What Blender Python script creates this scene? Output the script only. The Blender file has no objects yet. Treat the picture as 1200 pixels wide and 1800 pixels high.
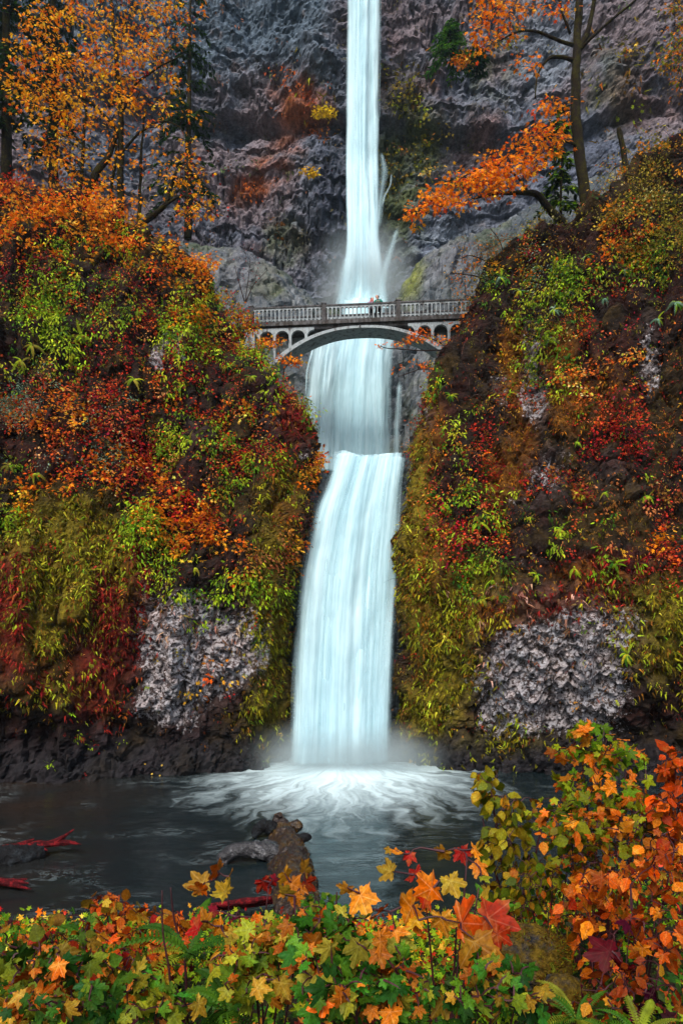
import bpy, math, random
import numpy as np
from mathutils import Vector, Matrix

random.seed(7)
RNG = np.random.default_rng(7)
SC = bpy.context.scene
COL = SC.collection

# ------------------------------------------------------------------ camera, sky, sun, exposure
F, CX, HR, HC = 1200.0, 600.0, 1080.0, 8.0      # focal length in photo pixels, centre column, horizon row, eye height

cam_d = bpy.data.cameras.new('camera')
cam_d.sensor_fit = 'VERTICAL'
cam_d.sensor_height = 36.0
cam_d.lens = 24.0
cam_d.shift_y = 0.1
cam_d.clip_start = 0.05
cam_d.clip_end = 2000
cam = bpy.data.objects.new('camera', cam_d)
cam.location = (0, 0, HC)
cam.rotation_euler = (math.pi / 2, 0, 0)
COL.objects.link(cam)
SC.camera = cam

SUN_EL, SUN_AZ = math.radians(50), math.radians(196)     # azimuth clockwise from +Y: behind the camera, a little left
world = bpy.data.worlds.new('World')
SC.world = world
world.use_nodes = True
wn = world.node_tree.nodes
wl = world.node_tree.links
bg = wn['Background']
sky = wn.new('ShaderNodeTexSky')
sky.sky_type = 'NISHITA'
sky.sun_disc = False
sky.sun_elevation = SUN_EL
sky.sun_rotation = SUN_AZ
sky.dust_density = 3.0
sky.air_density = 1.0
sky.ozone_density = 1.0
wl.new(sky.outputs[0], bg.inputs[0])
bg.inputs[1].default_value = 0.062

sun_d = bpy.data.lights.new('sun', 'SUN')
sun_d.energy = 1.5
sun_d.angle = math.radians(28)
sun_d.color = (1.0, 0.95, 0.88)
sun = bpy.data.objects.new('sun', sun_d)
sdir = Vector((math.sin(SUN_AZ) * math.cos(SUN_EL), math.cos(SUN_AZ) * math.cos(SUN_EL), math.sin(SUN_EL)))
sun.rotation_euler = (-sdir).to_track_quat('-Z', 'Y').to_euler()
sun.location = (-20, -40, 120)
COL.objects.link(sun)

SC.view_settings.view_transform = 'Standard'
SC.view_settings.look = 'None'
SC.view_settings.gamma = 1.0
SC.view_settings.exposure = 1.3
SC.render.engine = 'CYCLES'
SC.cycles.use_denoising = True
SC.cycles.max_bounces = 6
SC.cycles.diffuse_bounces = 3
SC.cycles.glossy_bounces = 2
SC.cycles.transmission_bounces = 2
SC.cycles.transparent_max_bounces = 24
SC.cycles.volume_bounces = 1
SC.cycles.use_adaptive_sampling = True
SC.cycles.adaptive_threshold = 0.02


# ------------------------------------------------------------------ helpers
def W(x, y, d):
    """photo pixel + distance -> world point"""
    return np.array([(x - CX) / F * d, d, HC + (HR - y) / F * d])


def proj(P):
    P = np.asarray(P)
    d = np.maximum(P[..., 1], 0.05)
    return CX + P[..., 0] / d * F, HR - (P[..., 2] - HC) / d * F


def lin(r, g, b):
    def f(c):
        c /= 255.0
        return c / 12.92 if c <= 0.04045 else ((c + 0.055) / 1.055) ** 2.4
    return np.array([f(r), f(g), f(b)])


def _hash(ix, iy, iz, seed):
    h = (ix.astype(np.int64) * 374761393 + iy.astype(np.int64) * 668265263 + iz.astype(np.int64) * 2147483647 + seed * 974711) & 0xFFFFFFFF
    h = ((h ^ (h >> 13)) * 1274126177) & 0xFFFFFFFF
    h = ((h ^ (h >> 16)) * 2246822519) & 0xFFFFFFFF
    return ((h ^ (h >> 15)) & 0xFFFFFF).astype(np.float64) / float(0xFFFFFF)


def vnoise(P, scale=1.0, seed=0):
    """smooth value noise in -1..1"""
    Q = np.asarray(P, float) * scale
    I = np.floor(Q)
    f = Q - I
    f = f * f * f * (f * (f * 6 - 15) + 10)
    I = I.astype(np.int64)
    out = 0
    for dx in (0, 1):
        wx = f[..., 0] if dx else 1 - f[..., 0]
        for dy in (0, 1):
            wy = f[..., 1] if dy else 1 - f[..., 1]
            for dz in (0, 1):
                wz = f[..., 2] if dz else 1 - f[..., 2]
                out = out + wx * wy * wz * _hash(I[..., 0] + dx, I[..., 1] + dy, I[..., 2] + dz, seed)
    return out * 2 - 1


def fbm(P, scale=1.0, octaves=4, gain=0.5, seed=0):
    a, s, out, tot = 1.0, scale, 0, 0
    for o in range(octaves):
        out = out + a * vnoise(P, s, seed + o * 17)
        tot += a
        a *= gain
        s *= 2.03
    return out / tot


def worley(P, scale=1.0, seed=0):
    """F1, F2 and a random value per cell"""
    Q = np.asarray(P, float) * scale
    I = np.floor(Q).astype(np.int64)
    f1 = np.full(Q.shape[:-1], 9.0)
    f2 = np.full(Q.shape[:-1], 9.0)
    cid = np.zeros(Q.shape[:-1])
    for dx in (-1, 0, 1):
        for dy in (-1, 0, 1):
            for dz in (-1, 0, 1):
                cx, cy, cz = I[..., 0] + dx, I[..., 1] + dy, I[..., 2] + dz
                px = cx + _hash(cx, cy, cz, seed + 1)
                py = cy + _hash(cx, cy, cz, seed + 2)
                pz = cz + _hash(cx, cy, cz, seed + 3)
                d = np.sqrt((Q[..., 0] - px) ** 2 + (Q[..., 1] - py) ** 2 + (Q[..., 2] - pz) ** 2)
                near = d < f1
                f2 = np.where(near, f1, np.minimum(f2, d))
                cid = np.where(near, _hash(cx, cy, cz, seed + 5), cid)
                f1 = np.where(near, d, f1)
    return f1, f2, cid


def sstep(a, b, x):
    t = np.clip((x - a) / (b - a), 0, 1)
    return t * t * (3 - 2 * t)


def make_mesh(name, V, faces, col=None, smooth=False, fade=None, uv=None):
    """faces: list of (n, k) index arrays"""
    me = bpy.data.meshes.new(name)
    V = np.asarray(V, np.float32)
    me.vertices.add(len(V))
    me.vertices.foreach_set('co', V.ravel())
    faces = [np.asarray(f, np.int32) for f in faces if len(f)]
    nl = sum(f.size for f in faces)
    npoly = sum(len(f) for f in faces)
    me.loops.add(nl)
    me.polygons.add(npoly)
    me.loops.foreach_set('vertex_index', np.concatenate([f.ravel() for f in faces]))
    tot = np.concatenate([np.full(len(f), f.shape[1], np.int32) for f in faces])
    start = np.concatenate([[0], np.cumsum(tot)[:-1]]).astype(np.int32)
    me.polygons.foreach_set('loop_start', start)
    me.polygons.foreach_set('use_smooth', np.full(npoly, smooth))
    if col is not None:
        a = me.color_attributes.new('Col', 'FLOAT_COLOR', 'POINT')
        c = np.ones((len(V), 4), np.float32)
        c[:, :3] = col
        a.data.foreach_set('color', c.ravel())
    if fade is not None:
        a = me.attributes.new('fade', 'FLOAT', 'POINT')
        a.data.foreach_set('value', np.asarray(fade, np.float32))
    if uv is not None:
        u = me.uv_layers.new(name='UVMap')
        li = np.concatenate([f.ravel() for f in faces])
        u.data.foreach_set('uv', np.asarray(uv, np.float32)[li].ravel())
    me.update(calc_edges=True)
    me.validate()
    return me


def tag(o, label=None, cat=None, group=None, kind=None):
    if label:
        o['label'] = label
    if cat:
        o['category'] = cat
    if group:
        o['group'] = group
    if kind:
        o['kind'] = kind
    return o


def obj(name, me, mat=None, parent=None, loc=None):
    o = bpy.data.objects.new(name, me)
    COL.objects.link(o)
    if mat is not None and me is not None and not me.materials:
        me.materials.append(mat)
    if parent is not None:
        o.parent = parent
    if loc is not None:
        o.location = loc
    return o


def empty(name, loc=(0, 0, 0)):
    o = bpy.data.objects.new(name, None)
    o.location = [float(c) for c in loc]
    o.empty_display_size = 0.2
    COL.objects.link(o)
    return o


def grid_faces(nu, nv, flip=False):
    i = np.arange(nu - 1)[:, None] * nv + np.arange(nv - 1)[None, :]
    q = np.stack([i, i + nv, i + nv + 1, i + 1], -1).reshape(-1, 4)
    return q[:, ::-1] if flip else q


class MB:
    """collects pieces, builds one mesh"""
    def __init__(self):
        self.V, self.F, self.C, self.n = [], {}, [], 0

    def add(self, V, faces, col=None):
        V = np.asarray(V, float)
        for f in faces:
            f = np.asarray(f)
            if len(f):
                self.F.setdefault(f.shape[1], []).append(f + self.n)
        self.V.append(V)
        self.C.append(np.broadcast_to(np.asarray(col if col is not None else (1, 1, 1), float), (len(V), 3)))
        self.n += len(V)
        return self

    def box(self, x0, x1, y0, y1, z0, z1):
        V = [(x, y, z) for x in (x0, x1) for y in (y0, y1) for z in (z0, z1)]
        return self.add(V, [[(0, 1, 3, 2), (4, 6, 7, 5), (0, 4, 5, 1), (2, 3, 7, 6), (0, 2, 6, 4), (1, 5, 7, 3)]])

    def prism(self, outline, y0, y1):
        """outline of (x, z), extruded along y; the caps are fans of one ngon"""
        o = np.asarray(outline, float)
        n = len(o)
        V = np.concatenate([np.c_[o[:, 0], np.full(n, y0), o[:, 1]], np.c_[o[:, 0], np.full(n, y1), o[:, 1]]])
        i = np.arange(n)
        j = (i + 1) % n
        self.add(V, [np.stack([i, j, j + n, i + n], 1)[:, ::-1], [np.arange(n)], [(np.arange(n) + n)[::-1]]])
        return self

    def tube(self, pts, rad, seg=6, col=None, jitter=0.0, seed=0, cap=True):
        P = np.asarray(pts, float)
        n = len(P)
        r = np.interp(np.linspace(0, 1, n), np.linspace(0, 1, len(np.atleast_1d(rad))), np.atleast_1d(rad)) if np.size(rad) != n else np.asarray(rad, float)
        T = np.gradient(P, axis=0)
        T /= np.linalg.norm(T, axis=1)[:, None] + 1e-9
        up = np.array([0.0, 0, 1]) if abs(T[0, 2]) < 0.9 else np.array([0, 1.0, 0])
        N = np.zeros_like(P)
        a = np.cross(T[0], up)
        N[0] = a / np.linalg.norm(a)
        for k in range(1, n):
            a = N[k - 1] - T[k] * N[k - 1].dot(T[k])
            N[k] = a / (np.linalg.norm(a) + 1e-9)
        B = np.cross(T, N)
        th = np.arange(seg) / seg * 2 * math.pi
        V = P[:, None, :] + r[:, None, None] * (np.cos(th)[None, :, None] * N[:, None, :] + np.sin(th)[None, :, None] * B[:, None, :])
        if jitter:
            rr = 1 + jitter * fbm(V, 1.3 / max(r.max(), 1e-3) * 0.6, 4, 0.6, seed)
            V = P[:, None, :] + (V - P[:, None, :]) * rr[..., None]
        V = V.reshape(-1, 3)
        i = np.arange(n - 1)[:, None] * seg + np.arange(seg)[None, :]
        j = np.arange(n - 1)[:, None] * seg + (np.arange(seg)[None, :] + 1) % seg
        f = np.stack([i, j, j + seg, i + seg], -1).reshape(-1, 4)
        fs = [f]
        if cap:
            fs += [[np.arange(seg)[::-1]], [np.arange(seg) + (n - 1) * seg]]
        return self.add(V, fs, col)

    def mesh(self, name, smooth=False, color=False):
        F = [np.concatenate(f) for f in self.F.values()]
        return make_mesh(name, np.concatenate(self.V), F, np.concatenate(self.C) if color else None, smooth)

    def build(self, name, mat, parent=None, smooth=False, color=False, loc=None):
        return obj(name, self.mesh(name, smooth, color), mat, parent, loc)


# ------------------------------------------------------------------ materials
def new_mat(name):
    m = bpy.data.materials.new(name)
    m.use_nodes = True
    nt = m.node_tree
    nt.nodes.clear()
    out = nt.nodes.new('ShaderNodeOutputMaterial')
    return m, nt, out


def N(nt, typ, **kw):
    n = nt.nodes.new(typ)
    for k, v in kw.items():
        if k.startswith('i_'):
            key = k[2:]
            n.inputs[int(key) if key.isdigit() else key].default_value = v
        else:
            setattr(n, k, v)
    return n


def L(nt, a, b):
    nt.links.new(a, b)


def ramp(nt, stops, fac=None):
    r = N(nt, 'ShaderNodeValToRGB')
    e = r.color_ramp.elements
    while len(e) < len(stops):
        e.new(0.5)
    for k, (p, c) in enumerate(stops):
        e[k].position = p
        e[k].color = (*c, 1) if not np.isscalar(c) else (c, c, c, 1)
    if fac is not None:
        L(nt, fac, r.inputs[0])
    return r


def math_n(nt, op, a, b=None, c=None, clamp=False):
    n = N(nt, 'ShaderNodeMath', operation=op, use_clamp=clamp)
    for k, v in enumerate((a, b, c)):
        if v is None:
            continue
        if hasattr(v, 'is_linked') or hasattr(v, 'links'):
            L(nt, v, n.inputs[k])
        else:
            n.inputs[k].default_value = v
    return n.outputs[0]


def mixc(nt, fac, a, b, blend='MIX'):
    n = N(nt, 'ShaderNodeMix', data_type='RGBA', blend_type=blend)
    for sock, v in ((n.inputs[0], fac), (n.inputs[6], a), (n.inputs[7], b)):
        if hasattr(v, 'links'):
            L(nt, v, sock)
        elif np.isscalar(v):
            sock.default_value = v
        else:
            sock.default_value = (*v, 1)
    return n.outputs[2]


def rock_mat(name, attr=True, base=(0.1, 0.1, 0.11), rough=0.75, var=0.6, bump=0.6, fine=6.0, spec=0.3, lichen=False):
    m, nt, out = new_mat(name)
    tc = N(nt, 'ShaderNodeTexCoord')
    if attr:
        col = N(nt, 'ShaderNodeAttribute', attribute_name='Col').outputs['Color']
    else:
        rgb = N(nt, 'ShaderNodeRGB')
        rgb.outputs[0].default_value = (*base, 1)
        col = rgb.outputs[0]
    n1 = N(nt, 'ShaderNodeTexNoise', i_Scale=fine * 0.25, i_Detail=8.0, i_Roughness=0.7)
    L(nt, tc.outputs['Object'], n1.inputs['Vector'])
    n2 = N(nt, 'ShaderNodeTexNoise', i_Scale=fine, i_Detail=6.0, i_Roughness=0.75)
    L(nt, tc.outputs['Object'], n2.inputs['Vector'])
    vo = N(nt, 'ShaderNodeTexVoronoi', i_Scale=fine * 0.6)
    L(nt, tc.outputs['Object'], vo.inputs['Vector'])
    v1 = ramp(nt, [(0.3, 1 - var), (0.7, 1 + var)], n1.outputs[0])
    v2 = ramp(nt, [(0.3, 1 - var * 0.8), (0.72, 1 + var * 0.8)], n2.outputs[0])
    c = mixc(nt, 1.0, col, v1.outputs[0], 'MULTIPLY')
    c = mixc(nt, 1.0, c, v2.outputs[0], 'MULTIPLY')
    if lichen:
        wgt = N(nt, 'ShaderNodeAttribute', attribute_name='fade').outputs['Fac']
        n3 = N(nt, 'ShaderNodeTexNoise', i_Scale=4.6, i_Detail=7.0, i_Roughness=0.78)
        L(nt, tc.outputs['Object'], n3.inputs['Vector'])
        mk = N(nt, 'ShaderNodeMapRange', clamp=True)
        mk.inputs['From Min'].default_value = .62
        mk.inputs['From Max'].default_value = .68
        L(nt, math_n(nt, 'ADD', n3.outputs[0], math_n(nt, 'MULTIPLY_ADD', wgt, .42, -.26)), mk.inputs['Value'])
        n4 = N(nt, 'ShaderNodeTexNoise', i_Scale=1.1, i_Detail=4.0)
        L(nt, tc.outputs['Object'], n4.inputs['Vector'])
        lc = ramp(nt, [(.35, (.46, .40, .40)), (.65, (.38, .38, .41))], n4.outputs[0])
        lc = mixc(nt, 1.0, lc.outputs[0], v2.outputs[0], 'MULTIPLY')
        c = mixc(nt, math_n(nt, 'MULTIPLY', mk.outputs[0], math_n(nt, 'MULTIPLY', wgt, 2.0, clamp=True)), c, lc)
    b = N(nt, 'ShaderNodeBsdfPrincipled', i_Roughness=rough)
    b.inputs['Specular IOR Level'].default_value = spec
    L(nt, c, b.inputs['Base Color'])
    h = math_n(nt, 'ADD', n2.outputs[0], math_n(nt, 'MULTIPLY', vo.outputs['Distance'], 0.8))
    bp = N(nt, 'ShaderNodeBump', i_Strength=bump, i_Distance=0.12)
    L(nt, h, bp.inputs['Height'])
    L(nt, bp.outputs[0], b.inputs['Normal'])
    L(nt, b.outputs[0], out.inputs[0])
    return m


def leaf_mat(name, attr='Col', use_object=False, trans=0.3, vary=0.35, scale=12.0, rough=0.5, veins=None):
    m, nt, out = new_mat(name)
    if use_object:
        col = N(nt, 'ShaderNodeObjectInfo').outputs['Color']
    else:
        col = N(nt, 'ShaderNodeAttribute', attribute_name=attr).outputs['Color']
    tc = N(nt, 'ShaderNodeTexCoord')
    no = N(nt, 'ShaderNodeTexNoise', i_Scale=scale, i_Detail=3.0)
    if use_object:
        oi = N(nt, 'ShaderNodeObjectInfo')
        ad = N(nt, 'ShaderNodeVectorMath', operation='ADD')
        L(nt, tc.outputs['Object'], ad.inputs[0])
        L(nt, oi.outputs['Location'], ad.inputs[1])
        L(nt, ad.outputs[0], no.inputs['Vector'])
    else:
        L(nt, tc.outputs['Object'], no.inputs['Vector'])
    v = ramp(nt, [(0.3, 1 - vary), (0.7, 1 + vary)], no.outputs[0])
    c = mixc(nt, 1.0, col, v.outputs[0], 'MULTIPLY')
    if use_object:      # blotches turning yellow, as on real autumn leaves
        no2 = N(nt, 'ShaderNodeTexNoise', i_Scale=1.6, i_Detail=4.0)
        L(nt, ad.outputs[0], no2.inputs['Vector'])
        f = ramp(nt, [(0.5, 0.0), (0.68, 0.55)], no2.outputs[0])
        hs = N(nt, 'ShaderNodeHueSaturation', i_Hue=0.54, i_Saturation=0.95, i_Value=1.25)
        L(nt, c, hs.inputs['Color'])
        c = mixc(nt, f.outputs[0], c, hs.outputs[0])
        sp = N(nt, 'ShaderNodeSeparateXYZ')
        L(nt, tc.outputs['Object'], sp.inputs[0])
        yy = math_n(nt, 'SUBTRACT', sp.outputs[1], .07)
        an = math_n(nt, 'ABSOLUTE', math_n(nt, 'ARCTAN2', sp.outputs[0], yy))
        rd = math_n(nt, 'SQRT', math_n(nt, 'ADD', math_n(nt, 'MULTIPLY', sp.outputs[0], sp.outputs[0]), math_n(nt, 'MULTIPLY', yy, yy)))
        dm = an
        for a_ in veins:
            dm = math_n(nt, 'MINIMUM', dm, math_n(nt, 'ABSOLUTE', math_n(nt, 'SUBTRACT', an, a_)))
        fv = ramp(nt, [(.005, .28), (.018, 0.0)], math_n(nt, 'MULTIPLY', dm, rd))
        hv = N(nt, 'ShaderNodeHueSaturation', i_Hue=0.52, i_Saturation=0.8, i_Value=1.7)
        L(nt, c, hv.inputs['Color'])
        c = mixc(nt, fv.outputs[0], c, hv.outputs[0])
    if use_object:
        n5 = N(nt, 'ShaderNodeTexNoise', i_Scale=22.0, i_Detail=4.0, i_Roughness=.7)
        L(nt, ad.outputs[0], n5.inputs['Vector'])
        sp5 = ramp(nt, [(.60, 0.0), (.68, .75)], n5.outputs[0])
        c = mixc(nt, sp5.outputs[0], c, (.05, .018, .008))
    d = N(nt, 'ShaderNodeBsdfPrincipled', i_Roughness=rough)
    d.inputs['Specular IOR Level'].default_value = 0.08
    t = N(nt, 'ShaderNodeBsdfTranslucent')
    L(nt, c, d.inputs['Base Color'])
    L(nt, c, t.inputs['Color'])
    mx = N(nt, 'ShaderNodeMixShader', i_0=trans)
    L(nt, d.outputs[0], mx.inputs[1])
    L(nt, t.outputs[0], mx.inputs[2])
    L(nt, mx.outputs[0], out.inputs[0])
    return m


def bark_mat(name, base, moss, amount=0.5, scale=3.0, rough=0.85):
    m, nt, out = new_mat(name)
    tc = N(nt, 'ShaderNodeTexCoord')
    n1 = N(nt, 'ShaderNodeTexNoise', i_Scale=scale, i_Detail=6.0, i_Roughness=0.7)
    n2 = N(nt, 'ShaderNodeTexNoise', i_Scale=scale * 6, i_Detail=4.0)
    L(nt, tc.outputs['Object'], n1.inputs['Vector'])
    L(nt, tc.outputs['Object'], n2.inputs['Vector'])
    f = ramp(nt, [(0.62 - amount * 0.3, 0.0), (0.68 - amount * 0.2, 1.0)], n1.outputs[0])
    c = mixc(nt, f.outputs[0], base, moss)
    v = ramp(nt, [(0.3, 0.45), (0.7, 1.4)], n2.outputs[0])
    c = mixc(nt, 1.0, c, v.outputs[0], 'MULTIPLY')
    b = N(nt, 'ShaderNodeBsdfPrincipled', i_Roughness=rough)
    b.inputs['Specular IOR Level'].default_value = .5 if rough < .65 else .1
    L(nt, c, b.inputs['Base Color'])
    bp = N(nt, 'ShaderNodeBump', i_Strength=0.9, i_Distance=0.06)
    L(nt, n2.outputs[0], bp.inputs['Height'])
    L(nt, bp.outputs[0], b.inputs['Normal'])
    L(nt, b.outputs[0], out.inputs[0])
    return m


def plain_mat(name, c, rough=0.7, var=0.25, scale=4.0, bump=0.2):
    return rock_mat(name, False, tuple(c), rough, var, bump, scale)


M_ROCK = rock_mat('bluff_rock', True, rough=0.85, var=0.5, bump=1.0, fine=5.0, spec=0.15, lichen=True)
M_CLIFF = rock_mat('cliff_basalt', True, rough=0.85, var=0.6, bump=0.7, fine=3.4, spec=0.1)
M_WET = rock_mat('wet_basalt', True, rough=0.45, var=0.45, bump=0.8, fine=3.0, spec=0.4)
M_LEAF = leaf_mat('autumn_foliage')
M_LEAFOBJ = leaf_mat('broad_leaf', use_object=True, trans=0.22, vary=0.35, scale=9.0, veins=(.94, 2.13))
M_OVAL = leaf_mat('oval_leaf', use_object=True, trans=0.22, vary=0.35, scale=9.0, veins=(3.0, 3.1))
M_MOSS = leaf_mat('moss_strands', trans=0.12, vary=0.4, rough=0.9)
M_BARK = bark_mat('mossy_bark', (0.016, 0.011, 0.008), (0.034, 0.030, 0.005), 0.55)
M_TWIG = plain_mat('twig_bark', (0.025, 0.014, 0.012), 0.8, 0.3, 8.0)


# ------------------------------------------------------------------ zones: where each kind of growth and rock shows
def zone(x, y, blobs):
    out = np.zeros_like(x)
    for b in blobs:
        cx, cy, rx, ry = b[:4]
        w = b[4] if len(b) > 4 else 1.0
        out = np.maximum(out, w * np.exp(-(((x - cx) / rx) ** 2 + ((y - cy) / ry) ** 2) ** 1.5))
    return out


Z = {
    'orange': [(120, 385, 150, 55, 1.1), (310, 470, 80, 40, 1.1), (350, 560, 50, 22, .6), (330, 935, 120, 55, .9), (430, 970, 90, 50, .9),
               (250, 830, 120, 50, .6), (60, 320, 60, 40, .6), (400, 690, 100, 70, .3), (545, 830, 30, 40, 1.0), (375, 1210, 40, 35, .7),
               (30, 880, 40, 30, .7), (100, 760, 100, 60, .5), (830, 610, 40, 40, .9), (760, 650, 40, 70, .45), (830, 840, 30, 30, .6),
               (900, 470, 60, 40, .4), (1140, 960, 60, 30, .6), (1080, 420, 80, 60, .5), (1100, 300, 90, 60, .5)],
    'red': [(150, 730, 160, 60, 1), (230, 800, 160, 80, 1), (420, 760, 120, 100, .75), (60, 500, 80, 80, .5), (350, 900, 120, 60, .7),
            (250, 650, 150, 80, .7), (500, 730, 50, 90, 1), (520, 650, 35, 50, 1), (40, 340, 60, 40, .8), (200, 560, 90, 80, .5), (380, 640, 90, 60, .5),
            (1150, 620, 60, 80, .7), (1100, 760, 110, 100, .8), (770, 780, 40, 80, .7), (900, 780, 100, 80, .6), (960, 880, 100, 60, .8),
            (850, 960, 120, 50, .7), (1160, 980, 60, 50, .9), (1060, 560, 50, 60, .9), (750, 900, 30, 60, .5), (900, 430, 60, 50, .3), (1080, 430, 60, 40, .4)],
    'green': [(90, 560, 110, 90, .9), (130, 430, 130, 40, .5), (300, 540, 100, 60, .8), (350, 620, 80, 80, .6), (250, 920, 45, 38, 2.2),
              (405, 1030, 75, 50, 2.2), (320, 1000, 60, 50, 1.3), (330, 780, 60, 50, .8), (450, 640, 60, 80, .7), (20, 820, 40, 30, 1.1),
              (545, 720, 30, 50, 1.2), (20, 910, 35, 50, 1.2), (450, 840, 60, 50, .7), (380, 480, 80, 50, .6), (140, 600, 60, 40, .8),
              (980, 500, 90, 60, 1.2), (900, 530, 60, 60, .9), (930, 590, 60, 50, .6), (1150, 480, 60, 50, .8), (785, 720, 30, 70, 1.3),
              (855, 1010, 35, 40, 1.6), (930, 920, 110, 40, .8), (830, 1050, 40, 60, 1), (1060, 1000, 60, 25, 1.1), (800, 890, 50, 40, .7), (960, 640, 80, 60, .3)],
    'silver': [(30, 715, 55, 50, 1.6), (190, 780, 60, 60, .4), (60, 780, 60, 40, .5), (950, 465, 60, 40, .9), (900, 420, 60, 30, .6), (850, 500, 30, 60, .4)],
    'olive': [(1110, 330, 110, 90, 1.2), (1150, 440, 80, 50, 1), (930, 440, 90, 50, .8), (870, 480, 60, 50, .7), (1060, 430, 70, 60, .7), (500, 560, 60, 60, .4)],
    'brown': [(1080, 900, 100, 50, 1.2), (980, 870, 60, 40, .4), (440, 980, 60, 40, .8), (490, 960, 30, 50, .7)],
    'moss': [(120, 990, 120, 110, 2), (60, 1090, 70, 90, 1.2), (475, 1100, 40, 140, 1.1), (485, 950, 45, 90, .9), (470, 1240, 45, 70, .9), (100, 1200, 110, 50, .6),
             (735, 1000, 35, 160, 1.6), (790, 1130, 60, 130, 1.7), (830, 1030, 70, 60, 1.1), (760, 1250, 70, 70, 1.2), (870, 1300, 100, 40, .9),
             (1160, 1100, 70, 100, 1.2), (735, 850, 22, 110, 1.4), (1120, 1050, 70, 50, .9), (500, 850, 50, 60, .7)],
    'redmoss': [(185, 1080, 28, 95, 2), (165, 1190, 55, 80, 1.1), (20, 1080, 35, 120, 1.3), (250, 990, 30, 60, 1.1), (225, 1120, 30, 90, 1), (1000, 1060, 100, 35, .8),
                (520, 720, 40, 70, .8), (60, 1190, 60, 40, .6), (1080, 1000, 80, 40, .7)],
    'rust': [(905, 620, 28, 55, 1.6), (980, 620, 40, 45, 1.3), (905, 690, 30, 45, 1.1), (920, 770, 30, 60, 1.1), (890, 830, 45, 60, 1.1), (1000, 710, 45, 60, 1.1),
             (750, 1010, 45, 110, .8), (870, 1080, 70, 35, 1.2), (1060, 690, 60, 60, .6), (760, 760, 25, 80, .9), (1030, 1010, 90, 30, .8), (330, 560, 40, 60, .5), (500, 880, 30, 80, .7)],
    'pink': [(262, 1060, 22, 55, 1.1), (300, 1100, 60, 60, .7), (400, 1130, 50, 50, .6), (420, 1160, 40, 40, .5), (950, 1060, 120, 40, 1.2), (870, 1130, 35, 80, 1.1), (1000, 1090, 80, 40, .7)],
    'fleck': [(150, 1300, 110, 45, .35), (215, 1335, 60, 20, .3), (420, 1290, 60, 50, .25), (800, 1290, 60, 40, .4), (330, 1330, 100, 25, .2)],
    'light': [(350, 1140, 115, 105, 1.5), (310, 1220, 85, 60, 1.1), (270, 1080, 25, 60, .7), (970, 1185, 145, 100, 1.6), (1050, 1120, 90, 75, 1.2), (935, 640, 25, 80, 1.0), (945, 710, 30, 60, .8),
              (880, 700, 20, 50, .7), (1140, 620, 22, 90, .8), (960, 830, 45, 60, .7), (915, 885, 30, 30, .6), (285, 610, 28, 45, .9), (340, 760, 40, 60, .4),
              (480, 700, 30, 60, .5), (545, 790, 20, 20, .6), (750, 730, 18, 30, .7), (1080, 830, 60, 60, .4), (925, 985, 30, 25, .5)],
}


def ridged(P, scale, octaves, seed):
    a, out, s = 1.0, 0, scale
    for o_ in range(octaves):
        out = out + a * (1 - 2 * np.abs(vnoise(P, s, seed + 13 * o_)))
        a *= .55
        s *= 2.1
    return out


def interp(tab, z):
    t = np.asarray(tab, float)
    zz = np.asarray(z, float)
    # smooth the broken line a little
    out = 0
    for dz, w in ((-1.0, .2), (-.5, .2), (0, .2), (.5, .2), (1.0, .2)):
        out = out + w * np.interp(zz + dz, t[:, 0], t[:, 1])
    return out


def bluff_surface(side, edge, front, xref, slope, zmax, seed):
    """A rock bluff: front wall facing the pool, a rounded corner, then the gorge side running back."""
    ds = 0.125
    r = 2.2
    s = np.concatenate([np.arange(-38, -27, .5), np.arange(-27, 0, ds), np.arange(0, 7, ds), np.arange(7, 34, 0.5)])
    z = np.concatenate([np.arange(-1.6, zmax, ds)])
    S, ZZ = np.meshgrid(s, z, indexing='ij')
    Xe = interp(edge, ZZ)
    Yf = interp(front, ZZ)
    arc = math.pi / 2 * r
    a = np.clip(S, 0, arc) / r
    xin = np.where(S < 0, S, 0) - r + r * np.sin(a)          # along the front, 0 at the edge
    yin = r - r * np.cos(a)
    X = Xe - side * xin if side > 0 else Xe + xin
    Y = Yf + slope * side * (xref - (Xe - side * 0)) * 0 + yin
    # the front recedes towards the falls
    Y = Y + slope * (np.abs(xref) - np.abs(X)).clip(-14, 30)
    back = np.clip(S - arc, 0, None)
    yc = Y
    dirx = Xe / np.maximum(yc, 1) * 1.25 + side * 0.12
    Y = Y + back
    X = X + dirx * back
    P = np.stack([X, Y, ZZ], -1)
    for it in range(2):
        du = np.gradient(P, axis=0)
        dv = np.gradient(P, axis=1)
        n = np.cross(du, dv) * (1 if side < 0 else -1)
        n /= np.linalg.norm(n, axis=-1)[..., None] + 1e-9
        if it:
            break
        nn = n.copy()
        big = fbm(P * [1, 1, .6], 0.16, 3, 0.5, seed) * 0.95
        P = P + nn * big[..., None]
    mid = fbm(P * [1.0, 1.0, .55], 0.55, 4, 0.55, seed + 40)
    crag = ridged(P * [1, 1, .5], .3, 3, seed + 90)
    f1, f2, cid = worley(P * [1, 1, .5], 0.95, seed + 9)
    block = (cid - .5) * 0.45 - 0.25 * np.exp(-((f2 - f1) / 0.12) ** 2)
    g1, g2, gid = worley(P, 3.2, seed + 5)
    x, y = proj(P)
    knob = zone(x, y, Z['light']) + 0.25 + 0.5 * sstep(1200, 1330, y)
    P = P + n * (crag * .5 - .3 + mid * 0.7 + block * 1.1 + np.clip(knob, 0, 1.1) * (0.4 * (gid - .4) - 0.2 * g1))[..., None]
    return P, S, ZZ, seed


def surface_normals(P, side):
    n = np.cross(np.gradient(P, axis=0), np.gradient(P, axis=1)) * (1 if side < 0 else -1)
    return n / (np.linalg.norm(n, axis=-1)[..., None] + 1e-9)


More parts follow.
